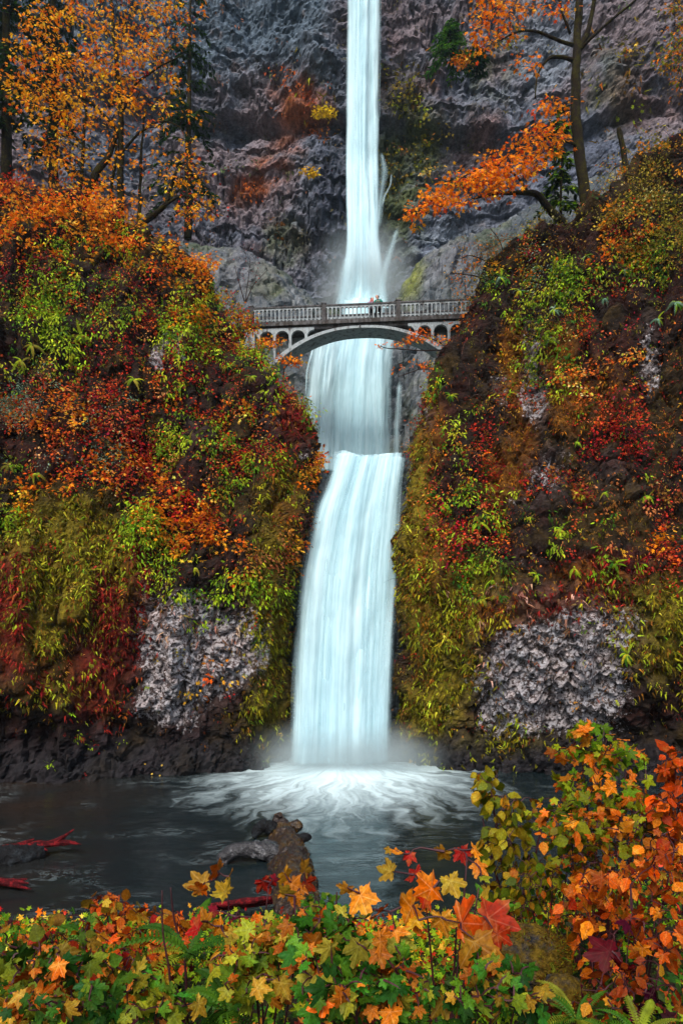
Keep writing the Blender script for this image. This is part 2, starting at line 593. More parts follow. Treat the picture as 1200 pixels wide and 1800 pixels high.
def bluff_colors(P, seed):
    x, y = proj(P)
    n = fbm(P, 0.5, 4, .6, seed + 70)
    n2 = fbm(P, 2.5, 3, .6, seed + 80)
    c = np.empty(P.shape)
    c[:] = lin(31, 23, 19)
    mossy = sstep(-.1, .35, n)
    c += mossy[..., None] * (lin(58, 44, 16) - c) * .8
    c += (sstep(0, .4, -n) * .7)[..., None] * (lin(54, 26, 20) - c)
    for key, colr, k in (('moss', lin(112, 98, 22), .9), ('redmoss', lin(104, 32, 22), .9), ('rust', lin(112, 70, 18), .9), ('pink', lin(120, 88, 74), .5)):
        w = np.clip(zone(x, y, Z[key]) * 1.1 + n2 * .5 - .25, 0, 1) * k
        c += w[..., None] * (colr - c)
    w = np.clip(zone(x, y, Z['light']) * 1.5 + n2 * .8 - .3, 0, 1)
    c += (w * .6)[..., None] * (lin(76, 64, 62) - c)
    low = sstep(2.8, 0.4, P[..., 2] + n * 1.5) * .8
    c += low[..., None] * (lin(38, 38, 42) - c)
    return np.clip(c, 0.004, 1)


L_EDGE = [(-2, -2.9), (0, -2.9), (4, -2.9), (8, -2.8), (11, -2.6), (13.5, -1.9), (15.2, -1.6), (17.2, -1.15), (18.6, -1.6), (20, -2.3), (21.5, -3.3), (24, -5.1), (27.0, -6.9), (29.0, -7.8), (30.8, -9.4), (33.0, -14), (35.4, -19.5), (38, -24), (41, -34), (46, -60)]
L_FRONT = [(-2, 33.3), (0, 33.3), (1.7, 34.7), (3.7, 34.2), (6, 33.1), (9, 33), (13, 34.4), (16.4, 36), (23, 38.5), (27.5, 40.5), (30, 42), (33, 44), (36, 46.5), (39, 50), (42, 56)]
R_EDGE = [(-2, 3.1), (0, 3.1), (6, 3.25), (11, 3.5), (14, 3.7), (17.4, 4.35), (20, 5.2), (24, 6.5), (25.5, 7.4), (27.5, 8.5), (29.8, 8.9), (31.4, 11.2), (33.0, 15.3), (37.6, 20.6), (41.6, 25.5), (46, 40), (52, 60)]
R_FRONT = [(-2, 34), (0, 34), (2, 35.4), (3.6, 34.7), (6, 33.3), (10, 33.2), (12.5, 34.4), (17, 36.2), (24, 38), (30, 40), (34, 42.3), (38, 45), (43, 50), (48, 58)]

BL = {}
for nm, side, e, f, xr, sl, zm, sd in (('l', -1, L_EDGE, L_FRONT, -10, .3, 44, 11), ('r', 1, R_EDGE, R_FRONT, 10, .25, 50, 23)):
    P, S, ZZ, sd = bluff_surface(side, e, f, xr, sl, zm, sd)
    Nn = surface_normals(P, side)
    BL[nm] = (P, Nn, side)
    nu, nv = P.shape[:2]
    xl_, yl_ = proj(P)
    lw = np.clip(zone((xl_ - 600) * 1.0 + 600 + 40 * fbm(P, .5, 3, .5, 7), yl_ + 40 * fbm(P, .5, 3, .5, 9), Z['light']) * 1.05 + .16 + .14 * sstep(1180, 1300, yl_) + .12 * fbm(P, .9, 3, .5, 12), 0, 1)
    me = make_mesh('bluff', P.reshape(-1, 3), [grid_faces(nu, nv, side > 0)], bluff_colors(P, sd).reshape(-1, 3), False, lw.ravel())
    o = obj('cliff', me, M_ROCK)
    tag(o, 'dark mossy rock bluff overgrown with autumn shrubs left of the falls' if side < 0 else 'mossy rock bluff with pale lichen patches right of the falls', 'cliff', None, 'structure')

# gorge wall behind the lower falls, its ledge, and the wall of the middle cascade
LIP_Z, LIP_Y = 17.35, 41.2


def wall_sheet(name, prof, x0, x1, ds, seed, colfun, mat, label, amp=1.0, xfun=None):
    """prof: list of (y, z) from bottom to top, swept along x"""
    pr = np.asarray(prof, float)
    seg = np.r_[0, np.cumsum(np.hypot(*np.diff(pr, axis=0).T))]
    t = np.arange(0, seg[-1], ds)
    xs = np.arange(x0, x1, ds)
    XX, TT = np.meshgrid(xs, t, indexing='ij')
    P = np.stack([XX, np.interp(TT, seg, pr[:, 0]), np.interp(TT, seg, pr[:, 1])], -1)
    if xfun is not None:
        P = xfun(P)
    n = np.cross(np.gradient(P, axis=0), np.gradient(P, axis=1))
    n /= np.linalg.norm(n, axis=-1)[..., None] + 1e-9
    d = fbm(P * [1, 1, .5], .3, 4, .5, seed) * .7
    f1, f2, cid = worley(P * [1, 1, .45], .8, seed + 3)
    d += (cid - .5) * .4 - .3 * np.exp(-((f2 - f1) / .12) ** 2)
    g1, g2, gid = worley(P, 2.4, seed + 8)
    d += (gid - .5) * .16
    P = P + n * (d * amp)[..., None]
    nu, nv = P.shape[:2]
    me = make_mesh(name, P.reshape(-1, 3), [grid_faces(nu, nv)], colfun(P).reshape(-1, 3), False)
    o = obj('cliff', me, mat)
    tag(o, label, 'cliff', None, 'structure')
    return P


def wet_col(P):
    n = fbm(P, .45, 4, .6, 91)
    c = np.empty(P.shape)
    c[:] = lin(62, 70, 76)
    c += sstep(.0, .4, n)[..., None] * (lin(92, 98, 104) - c)
    c += (sstep(.05, .4, fbm(P, .3, 3, .5, 95)) * .6)[..., None] * (lin(60, 72, 30) - c)
    return np.clip(c, .004, 1)


wall_sheet('gorge_wall', [(38.6, -1.5), (38.8, 2), (39.6, 8), (40.6, 14), (41.6, 16.2), (42.6, 16.6), (52, 17.0)], -8, 9, .18, 31, wet_col, M_WET,
           'dark wet rock wall hidden behind the lower fall')


def mid_top(P):
    """raise or lower the crest of the middle wall: a saddle where the upper fall lands, humps to both sides"""
    X, Y, Zz = P[..., 0], P[..., 1], P[..., 2]
    crest = np.interp(X, [-30, -14, -8, -6, -4, -2.2, -.6, .6, 3.4, 5, 7, 9.5, 13, 18, 30], [45, 42.5, 41, 39.5, 37.6, 36.4, 35.6, 35.0, 35.0, 36.6, 39.2, 41.2, 42.5, 45, 50])
    k = np.clip((Zz - 17) / (36 - 17), 0, 1.4)
    Zn = 17 + (crest - 17) * k
    Yn = Y + 0.08 * np.abs(X - 2) - np.interp(X, [-30, -4, -1, .5, 4, 6, 9, 30], [0, .8, 1.0, 0, 0, 1.5, 2.5, 3])
    return np.stack([X, Yn, Zn], -1)


def mid_col(P):
    c = wet_col(P)
    x, y = proj(P)
    n = fbm(P, .7, 4, .6, 61)
    g = np.clip(zone(x, y, [(715, 455, 28, 70, 1.2), (700, 330, 30, 40, 1), (660, 160, 30, 60, .4)]) + n * .5, 0, 1)
    c += (g * .95)[..., None] * (lin(104, 110, 24) - c)
    d = zone(x, y, [(580, 480, 30, 60, .9)])
    c += (d * .6)[..., None] * (lin(40, 42, 48) - c)
    p = np.clip(zone(x, y, [(440, 470, 60, 60, 1), (790, 450, 60, 50, .9)]) - .1 + n * .3, 0, 1)
    c += (p * .4)[..., None] * (lin(100, 98, 108) - c)
    return np.clip(c, .004, 1)


MIDP = wall_sheet('middle_wall', [(54, 16), (54.6, 20), (56, 25), (57.5, 30), (59.5, 34), (61.5, 35.6), (64, 36.4), (76, 37)], -26, 28, .2, 47, mid_col, M_WET,
                  'dripping grey rock wall under and behind the bridge', 0.9, mid_top)

# the great back cliff
xs = np.r_[np.arange(-60, -44, .8), np.arange(-44, 44, .2), np.arange(44, 60, .8)]
zs = np.r_[np.arange(24, 78, .2), np.arange(78, 104, .7)]
XX, ZZ = np.meshgrid(xs, zs, indexing='ij')
Pb = np.stack([XX, np.zeros_like(XX), ZZ], -1)
wob = fbm(Pb, .05, 3, .5, 5) * 4
strat = np.interp(ZZ + wob * .8 + XX * .05, [20, 40, 46, 50, 56, 60, 63.5, 64.5, 70, 76, 90, 104], [-3.5, -1.5, -.6, .2, 1.0, 1.8, 3.2, 1.0, .4, 1.6, 3.0, 5.0])
Y0 = 76.5 - .0032 * XX ** 2 + strat
Y0 = Y0 + np.exp(-((XX - 2.4) / 3.5) ** 2) * 1.2
Y0 = Y0 + fbm(Pb * [1, 1, .6], .09, 3, .5, 8) * 3.2 + fbm(Pb, .3, 4, .55, 9) * 1.3
w = fbm(Pb, .2, 2, .5, 12) * .9
Q = np.stack([XX + w * .8 + ZZ * .05, np.zeros_like(XX), ZZ * .2 + w * .5], -1)
f1, f2, cid = worley(Q, 1.5, 15)
colmask = sstep(-.15, .25, fbm(Pb, .07, 2, .5, 33))
Y0 = Y0 - ((cid - .5) * .7 - .45 * np.exp(-((f2 - f1) / .13) ** 2)) * colmask * 1.15
g1, g2, gid = worley(Pb * [1, 1, .8], .8, 19)
Y0 = Y0 - ((gid - .5) * .9 - .5 * np.exp(-((g2 - g1) / .12) ** 2)) * (1 - colmask) * .4
h1, h2, hid = worley(Pb, 2.3, 21)
Y0 = Y0 - (hid - .5) * .16


zl = (ZZ + fbm(Pb, .09, 3, .5, 88) * 5 + XX * .06) / 4.2
Y0 = Y0 + .5 * (zl - np.floor(zl)) ** 1.6 * sstep(-.3, .2, fbm(Pb, .06, 2, .5, 89))
warp = np.stack([fbm(Pb, .25, 2, .5, 71), np.zeros_like(XX), fbm(Pb, .25, 2, .5, 72)], -1) * 1.5
Y0 = Y0 - ridged((Pb + warp) * [1, 1, .45], .7, 4, 73) * .3 - ridged((Pb + warp) * [.35, 1, 1.2], .22, 3, 79) * .45
Pb[..., 1] = Y0
n = fbm(Pb, .12, 4, .6, 51)
n2 = fbm(Pb, .5, 4, .6, 53)
cb = np.empty(Pb.shape)
cb[:] = lin(106, 107, 116)
cb += (sstep(-.05, .35, n))[..., None] * (lin(122, 106, 108) - cb) * .9
cb += (sstep(.0, .4, -n) * .6)[..., None] * (lin(84, 88, 104) - cb)
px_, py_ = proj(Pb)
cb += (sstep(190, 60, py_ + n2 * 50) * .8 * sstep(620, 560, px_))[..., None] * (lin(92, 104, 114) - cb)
for blobs, colr, k in (
        ([(535, 185, 60, 55, 1), (450, 330, 50, 25, .9), (470, 290, 40, 20, .7), (510, 250, 40, 20, .6), (400, 350, 40, 30, .4)], lin(170, 92, 40), .85),
        ([(700, 330, 60, 130, 1.1), (740, 250, 45, 90, 1.0), (500, 430, 50, 50, .7), (860, 130, 60, 60, .5), (1080, 150, 60, 90, .5), (700, 190, 50, 60, .6)], lin(84, 92, 40), .8),
        ([(760, 160, 40, 50, .6), (1130, 160, 60, 90, .6), (860, 250, 60, 60, .6), (690, 130, 30, 80, .6)], lin(116, 74, 66), .7),
        ([(960, 110, 60, 70, .9), (790, 430, 60, 60, .9), (930, 60, 60, 60, .6)], lin(134, 140, 148), .7),
        ([(590, 380, 50, 160, .9), (600, 60, 30, 120, .5)], lin(62, 64, 78), .8)):
    wz = np.clip(zone(px_, py_, blobs) * 1.2 + n2 * .9 - .25, 0, 1) * k
    cb += wz[..., None] * (colr - cb)
nu, nv = Pb.shape[:2]
me = make_mesh('back_cliff', Pb.reshape(-1, 3), [grid_faces(nu, nv)], np.clip(cb * [.78, .85, .90], .004, 1).reshape(-1, 3), False)  # blue cast of distant haze is mixed into the rock colour
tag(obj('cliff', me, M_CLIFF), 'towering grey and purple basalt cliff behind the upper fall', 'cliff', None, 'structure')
BN = surface_normals(Pb, -1)
BL['b'] = (Pb, BN, -1)

# ground: stream bed far out to all sides, and the near bank that slopes from the viewpoint to the pool
gx = np.r_[np.linspace(-260, -32, 24), np.arange(-30, 30.1, .3), np.linspace(32, 260, 24)]
gy = np.r_[np.linspace(-260, -12, 24), np.arange(-10, 24, .25), np.linspace(26, 120, 30)]
GX, GY = np.meshgrid(gx, gy, indexing='ij')


def bank_z(X, Y):
    X = np.asarray(X, float)
    Y = np.asarray(Y, float)
    z = np.interp(Y, [-260, -10, 0, 2, 3, 5, 8, 10, 14, 17.5, 20, 24, 120], [8, 6.7, 6.4, 6.0, 5.6, 4.85, 3.85, 3.1, 1.2, -.3, -1.1, -1.7, -2.2])
    z = z + np.clip(X - 1.2, 0, 8) * .22 * sstep(20, 10, Y) + np.clip(-X - 4, 0, 8) * .06 * sstep(18, 10, Y)
    P = np.stack([X, Y, np.zeros_like(X)], -1)
    return z + (fbm(P, .5, 3, .5, 4) * .22 + fbm(P, 2.0, 2, .5, 6) * .05) * sstep(30, 22, Y)


GP = np.stack([GX, GY, bank_z(GX, GY)], -1)
gn = fbm(GP, .8, 4, .6, 77)
gc = np.empty(GP.shape)
gc[:] = lin(50, 40, 26)
gc += sstep(-.1, .3, gn)[..., None] * (lin(58, 62, 24) - gc) * .8
gc += sstep(17, 19, GY)[..., None] * (lin(74, 58, 42) - gc)
me = make_mesh('ground', GP.reshape(-1, 3), [grid_faces(len(gx), len(gy))], gc.reshape(-1, 3), True)
tag(obj('ground', me, rock_mat('soil', True, rough=.95, var=.5, bump=.8, fine=9.0, spec=.2)), 'mossy soil bank sloping down to the pool', 'ground', None, 'structure')


# ------------------------------------------------------------------ water
def water_sheet_mat(name, su, sv, seed, lo, hi, amax=1.0, tint=(.70, .935, 1.0)):
    """falling water: white strands running down the sheet, thin towards its edges"""
    m, nt, out = new_mat(name)
    uv = N(nt, 'ShaderNodeUVMap')
    mp = N(nt, 'ShaderNodeMapping')
    mp.inputs['Scale'].default_value = (su, sv, 1)
    mp.inputs['Location'].default_value = (seed * 3.7, seed * 1.3, seed)
    L(nt, uv.outputs[0], mp.inputs['Vector'])
    n1 = N(nt, 'ShaderNodeTexNoise', i_Scale=1.0, i_Detail=5.0, i_Roughness=0.62)
    L(nt, mp.outputs[0], n1.inputs['Vector'])
    mp2 = N(nt, 'ShaderNodeMapping')
    mp2.inputs['Scale'].default_value = (su * 4.5, sv * 1.3, 1)
    L(nt, uv.outputs[0], mp2.inputs['Vector'])
    n2 = N(nt, 'ShaderNodeTexNoise', i_Scale=1.0, i_Detail=3.0)
    L(nt, mp2.outputs[0], n2.inputs['Vector'])
    fade = N(nt, 'ShaderNodeAttribute', attribute_name='fade').outputs['Fac']
    s = math_n(nt, 'ADD', n1.outputs[0], math_n(nt, 'MULTIPLY_ADD', n2.outputs[0], .22, -.11))
    a = math_n(nt, 'ADD', s, math_n(nt, 'MULTIPLY_ADD', fade, 1.1, -1.0))
    mr = N(nt, 'ShaderNodeMapRange', interpolation_type='SMOOTHSTEP', clamp=True)
    mr.inputs['From Min'].default_value = lo
    mr.inputs['From Max'].default_value = hi
    L(nt, a, mr.inputs['Value'])
    al = math_n(nt, 'MULTIPLY', mr.outputs[0], math_n(nt, 'MINIMUM', math_n(nt, 'MULTIPLY', fade, 2.2), 1.0))
    al = math_n(nt, 'MULTIPLY', al, amax)
    d = N(nt, 'ShaderNodeBsdfDiffuse')
    cr = ramp(nt, [(0.34, tuple(c * k_ for c, k_ in zip(tint, (.60, .72, .76)))), (0.6, tint)], s)  # shadow streaks between the strands are put into the water colour
    L(nt, cr.outputs[0], d.inputs[0])
    t = N(nt, 'ShaderNodeBsdfTranslucent')
    t.inputs[0].default_value = (*tint, 1)
    mx = N(nt, 'ShaderNodeMixShader', i_0=.18)
    L(nt, d.outputs[0], mx.inputs[1])
    L(nt, t.outputs[0], mx.inputs[2])
    tr = N(nt, 'ShaderNodeBsdfTransparent')
    m2 = N(nt, 'ShaderNodeMixShader')
    L(nt, al, m2.inputs[0])
    L(nt, tr.outputs[0], m2.inputs[1])
    L(nt, mx.outputs[0], m2.inputs[2])
    L(nt, m2.outputs[0], out.inputs[0])
    return m


def sheet(name, ctrl, mat, parent, nu=50, nv=110, off=0.0, fold=.12, seed=0, edge=.22, top=0.0, bottom=0.0, inset=(0, 0), bulge=.5, lip=0.0):
    """ctrl rows: (row, left px, right px, distance) or with keyword world=True (z, xl, xr, y)"""
    c = np.asarray(ctrl, float)
    Zc = HC + (HR - c[:, 0]) / F * c[:, 3]
    Xl = (c[:, 1] - CX) / F * c[:, 3]
    Xr = (c[:, 2] - CX) / F * c[:, 3]
    Yc = c[:, 3]
    ln = np.r_[0, np.cumsum(np.hypot(np.diff(Zc), np.diff(Yc)))]
    t = np.linspace(0, ln[-1], nv)

    def sm(v):
        k = np.linspace(0, ln[-1], 240)
        a = np.interp(k, ln, v)
        pad = np.r_[[a[0]] * 6, a, [a[-1]] * 6]
        a = np.convolve(pad, np.ones(13) / 13, 'valid')
        a[0], a[-1] = v[0], v[-1]
        return np.interp(t, k, a)
    zl, xl, xr, yl = sm(Zc), sm(Xl), sm(Xr), sm(Yc)
    u = np.linspace(0, 1, nu)
    U, T = np.meshgrid(u, t, indexing='ij')
    wd = (xr - xl)[None, :]
    UU = inset[0] + U * (1 - inset[0] - inset[1])
    X = xl[None, :] + UU * wd
    Y = np.broadcast_to(yl[None, :], X.shape) - off - bulge * (1 - (2 * UU - 1) ** 2)
    Zp = np.broadcast_to(zl[None, :], X.shape)
    q = np.stack([UU * wd.mean() * 1.6 + seed * 7.1, T * .05, np.full_like(T, seed)], -1)
    Y = Y - fold * fbm(q, 1.0, 3, .6, seed) - fold * .5 * fbm(np.stack([UU * wd.mean(), T * .4, T * 0], -1), 1.2, 3, .5, seed + 4)
    Uw = U + .05 * fbm(np.stack([T * .5, U * 0 + seed, U * 2], -1), 1.0, 3, .6, seed + 60) * np.clip(1.2 / np.maximum(wd, .3), .3, 1.6)
    ed = np.minimum(Uw, 1 - Uw) / edge
    fd = np.clip(ed, 0, 1) ** .8
    tt = T / ln[-1]
    if top:
        fd = fd * sstep(0, top, tt)
    if bottom:
        fd = fd * sstep(1, 1 - bottom, tt)
    if lip:
        q2 = np.stack([X, T * 0, T * 0 + seed], -1)
        Zp = Zp + lip * (fbm(q2, .6, 3, .45, 70) - .1) * np.exp(-T / 1.2)
    uv = np.stack([UU * wd.mean(), T], -1)
    me = make_mesh(name, np.stack([X, Y, Zp], -1).reshape(-1, 3), [grid_faces(nu, nv)], None, True, fd.ravel(), uv.reshape(-1, 2))
    return obj(name, me, mat, parent)


WM1 = water_sheet_mat('falling_water_body', 1.0, .03, 1, .15, .6)
WM2 = water_sheet_mat('falling_water_strands', 1.9, .035, 2, .36, .78)
WM3 = water_sheet_mat('falling_water_veil', 1.3, .05, 3, .28, .95)
WM4 = water_sheet_mat('falling_water_far', .9, .02, 4, .15, .65)

WM6 = water_sheet_mat('cascade_veil', .8, .05, 6, .2, .85, .9)
WM5 = water_sheet_mat('thin_spray', 1.2, .05, 5, .15, .95, .5)

# lower fall
r = empty('waterfall', (0.2, 36.4, 0))
tag(r, 'broad white lower fall pouring over a ledge into the pool', 'waterfall', None, 'structure')
LOW = [(803, 566, 732, 43.0), (806, 564, 732, 41.6), (822, 560, 730, 40.7), (850, 548, 729, 40.1), (900, 526, 728, 39.5), (1000, 502, 725, 38.6), (1100, 493, 720, 37.8), (1200, 488, 716, 37.1), (1300, 486, 712, 36.6), (1352, 480, 716, 36.2)]


def sub(o, p):
    o.parent = p
    o.matrix_parent_inverse = Matrix.Translation(-Vector(p.location))
    return o


for k, (mt, off, fold, ins, edge) in enumerate([(WM1, 0, .25, (.0, .0), .2), (WM2, .3, .3, (.0, .0), .22), (WM2, .55, .35, (.1, .06), .3), (WM3, .8, .35, (.0, .0), .2)]):
    sub(sheet('water_sheet', LOW, mt, None, 70, 140, off, fold, k + 1, edge, .0 if k == 0 else .02, .03, ins, .5, .55), r)
# veils on the ledges at both sides of the lower fall
sub(sheet('water_sheet', [(940, 522, 600, 38.6), (1010, 508, 590, 37.9), (1100, 505, 580, 37.2), (1340, 495, 570, 36.2)], WM5, None, 34, 60, .5, .3, 21, .5, .3, .1), r)
sub(sheet('water_sheet', [(1000, 660, 722, 38.0), (1060, 650, 716, 37.3), (1150, 640, 712, 36.7), (1340, 610, 704, 36.0)], WM5, None, 34, 60, .55, .3, 22, .5, .3, .1), r)

# middle cascade
r = empty('waterfall', (1.2, 54, 17))
tag(r, 'misty middle cascade spreading down the wall beneath the bridge', 'waterfall', None, 'structure')
MID = [(535, 584, 692, 57.0), (580, 576, 694, 55.7), (640, 568, 694, 54.6), (700, 561, 696, 53.5), (760, 556, 700, 52.8), (830, 552, 702, 52.2)]
sub(sheet('water_sheet', MID, WM1, None, 60, 90, .3, .3, 31, .25), r)
sub(sheet('water_sheet', MID, WM4, None, 60, 90, .7, .3, 32, .45, .0, .0, (.1, .12)), r)
sub(sheet('water_sheet', [(550, 540, 716, 55.6), (600, 530, 714, 54.0), (640, 522, 710, 53.2), (700, 514, 710, 52.4), (830, 506, 710, 51.2)], WM6, None, 60, 80, .1, .3, 33, .16, .1), r)
sub(sheet('water_sheet', [(585, 552, 640, 54.8), (640, 540, 630, 53.4), (700, 532, 620, 52.4), (830, 524, 616, 51.2)], WM3, None, 50, 60, .6, .4, 34, .4, .1), r)
sub(sheet('water_sheet', [(590, 566, 606, 54.6), (640, 554, 594, 53.3), (700, 548, 590, 52.3), (830, 540, 586, 51)], WM2, None, 20, 60, .8, .3, 37, .5, .1), r)
sub(sheet('water_sheet', [(590, 546, 568, 55.0), (630, 537, 558, 54.0), (660, 530, 550, 53.4), (740, 524, 546, 52.4)], WM2, None, 14, 40, .5, .25, 35, .5, .1, .3), r)
sub(sheet('water_sheet', [(640, 680, 730, 55.2), (700, 676, 724, 54), (760, 672, 720, 53.2), (830, 668, 716, 52.2)], WM3, None, 24, 40, .5, .25, 36, .5, .3), r)

# upper fall
r = empty('waterfall', (2.2, 70, 36))
tag(r, 'tall slender upper fall plunging down the cliff face', 'waterfall', None, 'structure')
UP = [(-180, 603, 676, 72.5), (0, 603, 675, 72.2), (150, 602, 672, 71.8), (300, 599, 674, 71), (420, 600, 676, 68.5), (500, 588, 688, 65), (545, 574, 700, 62)]
sub(sheet('water_sheet', UP, WM4, None, 44, 120, 0, .3, 41, .18, bulge=.7), r)
sub(sheet('water_sheet', UP, WM1, None, 44, 120, .4, .35, 42, .4, inset=(.12, .2), bulge=.8), r)
sub(sheet('water_sheet', UP, WM2, None, 44, 120, .8, .35, 43, .45, inset=(.05, .25), bulge=.8), r)
sub(sheet('water_sheet', [(-180, 664, 673, 72), (0, 664, 672, 71.8), (110, 664, 671, 71.6), (215, 660, 671, 71.2)], WM5, None, 12, 60, .2, .1, 44, .5), r)
sub(sheet('water_sheet', [(205, 655, 673, 71.2), (230, 650, 672, 70.7), (290, 648, 668, 70.2), (420, 640, 668, 69)], WM5, None, 20, 50, .8, .25, 45, .45, .1, .4), r)
sub(sheet('water_sheet', [(275, 662, 672, 70.6), (300, 660, 682, 70), (318, 658, 690, 69.5), (360, 655, 682, 69), (450, 646, 676, 67.6)], WM5, None, 20, 50, .9, .25, 46, .45, .1, .3), r)
sub(sheet('water_sheet', [(316, 683, 690, 69.4), (340, 680, 689, 69), (360, 668, 680, 68.6), (400, 660, 671, 68)], WM5, None, 10, 30, 1.0, .15, 47, .5, .1, .4), r)
sub(sheet('water_sheet', [(400, 688, 712, 63.5), (440, 672, 706, 62), (480, 650, 700, 60.8), (545, 632, 700, 59.5)], WM5, None, 24, 40, .9, .3, 48, .5, .2), r)
sub(sheet('water_sheet', [(440, 592, 640, 64), (490, 578, 630, 62), (550, 556, 640, 59.5)], WM5, None, 24, 30, .6, .3, 49, .5, .3), r)

# pool
pool_m, nt, out = new_mat('pool_water')
geo = N(nt, 'ShaderNodeNewGeometry')
sx = N(nt, 'ShaderNodeSeparateXYZ')
L(nt, geo.outputs['Position'], sx.inputs[0])
dx = math_n(nt, 'MULTIPLY', math_n(nt, 'SUBTRACT', sx.outputs[0], 0.1), .92)
dy = math_n(nt, 'MULTIPLY', math_n(nt, 'SUBTRACT', sx.outputs[1], 36.6), .66)
rad = math_n(nt, 'SQRT', math_n(nt, 'ADD', math_n(nt, 'MULTIPLY', dx, dx), math_n(nt, 'MULTIPLY', dy, dy)))
ang = math_n(nt, 'ARCTAN2', dx, math_n(nt, 'MULTIPLY', dy, -1.0))
cv = N(nt, 'ShaderNodeCombineXYZ')
L(nt, math_n(nt, 'MULTIPLY', ang, 9.0), cv.inputs[0])
L(nt, math_n(nt, 'MULTIPLY', rad, .35), cv.inputs[1])
wob = N(nt, 'ShaderNodeTexNoise', i_Scale=.5, i_Detail=3.0)
L(nt, geo.outputs['Position'], wob.inputs['Vector'])
wv = N(nt, 'ShaderNodeVectorMath', operation='MULTIPLY_ADD')
wv.inputs[1].default_value = (3.6, 2.0, 1)
L(nt, wob.outputs['Color'], wv.inputs[0])
L(nt, cv.outputs[0], wv.inputs[2])
fn = N(nt, 'ShaderNodeTexNoise', i_Scale=1.3, i_Detail=6.0, i_Roughness=.55)
L(nt, wv.outputs[0], fn.inputs['Vector'])
# fine lace of foam drifting over the rest of the pool
mpl = N(nt, 'ShaderNodeMapping')
mpl.inputs['Scale'].default_value = (.55, 1.3, 1)
mpl.inputs['Rotation'].default_value = (0, 0, .25)
L(nt, geo.outputs['Position'], mpl.inputs[0])
ln_ = N(nt, 'ShaderNodeTexNoise', i_Scale=1.1, i_Detail=8.0, i_Roughness=.7, i_Distortion=.8)
L(nt, mpl.outputs[0], ln_.inputs['Vector'])
lace = ramp(nt, [(.47, 0.0), (.5, .45), (.53, 0.0)], ln_.outputs[0])
lm = N(nt, 'ShaderNodeTexNoise', i_Scale=.35, i_Detail=3.0)
L(nt, geo.outputs['Position'], lm.inputs['Vector'])
lmask = ramp(nt, [(.5, 0.0), (.7, .28)], lm.outputs[0])
near = N(nt, 'ShaderNodeMapRange', clamp=True)
for k, v in (('From Min', 1.2), ('From Max', 13.5), ('To Min', 1.0), ('To Max', 0.0)):
    near.inputs[k].default_value = v
L(nt, rad, near.inputs['Value'])
fo = math_n(nt, 'ADD', math_n(nt, 'MULTIPLY_ADD', near.outputs[0], 2.6, -1.62), math_n(nt, 'MULTIPLY', math_n(nt, 'SUBTRACT', fn.outputs[0], .5), 1.7))
mrf = N(nt, 'ShaderNodeMapRange', interpolation_type='SMOOTHSTEP', clamp=True)
mrf.inputs['From Min'].default_value = -.55
mrf.inputs['From Max'].default_value = 1.25
L(nt, fo, mrf.inputs['Value'])
foam = math_n(nt, 'MAXIMUM', mrf.outputs[0], math_n(nt, 'MULTIPLY', lace.outputs[0], lmask.outputs[0]))
wb = N(nt, 'ShaderNodeBsdfPrincipled', i_Roughness=.08)
wb.inputs['IOR'].default_value = 1.33
wb.inputs['Specular IOR Level'].default_value = .38
bedn = N(nt, 'ShaderNodeTexNoise', i_Scale=.22, i_Detail=5.0)
L(nt, geo.outputs['Position'], bedn.inputs['Vector'])
shal = N(nt, 'ShaderNodeMapRange', clamp=True)
for k, v in (('From Min', -6.0), ('From Max', -15.0), ('To Min', 0.0), ('To Max', .75)):
    shal.inputs[k].default_value = v
L(nt, sx.outputs[0], shal.inputs['Value'])
wc = mixc(nt, math_n(nt, 'MULTIPLY', shal.outputs[0], ramp(nt, [(.35, 0.2), (.6, 1.0)], bedn.outputs[0]).outputs[0]), (.008, .014, .016), (.032, .016, .008))
L(nt, wc, wb.inputs['Base Color'])
bn = N(nt, 'ShaderNodeTexNoise', i_Scale=1.6, i_Detail=6.0, i_Roughness=.6, i_Distortion=.5)
L(nt, mpl.outputs[0], bn.inputs['Vector'])
bp = N(nt, 'ShaderNodeBump', i_Strength=.2, i_Distance=.2)
L(nt, bn.outputs[0], bp.inputs['Height'])
L(nt, bp.outputs[0], wb.inputs['Normal'])
fd = N(nt, 'ShaderNodeBsdfDiffuse')
fd.inputs[0].default_value = (.74, .92, .96, 1)
mxs = N(nt, 'ShaderNodeMixShader')
L(nt, foam, mxs.inputs[0])
L(nt, wb.outputs[0], mxs.inputs[1])
L(nt, fd.outputs[0], mxs.inputs[2])
L(nt, mxs.outputs[0], out.inputs[0])
wx = np.linspace(-30, 30, 220)
wy = np.linspace(15, 41, 120)
WX, WY = np.meshgrid(wx, wy, indexing='ij')
WP = np.stack([WX, WY, np.zeros_like(WX)], -1)
rr = np.hypot(WX - .1, WY - 36.6)
WP[..., 2] = (fbm(WP * [1, 2, 1], .7, 4, .6, 3) * .05 + fbm(WP * [1, 1, 1], .5, 3, .5, 8) * .16 * np.exp(-(rr / 6) ** 2) + .35 * np.exp(-(rr / 1.8) ** 2))
tag(obj('pool', make_mesh('pool', WP.reshape(-1, 3), [grid_faces(220, 120)], None, True), pool_m), 'dark plunge pool streaked with white foam', 'water', None, 'structure')


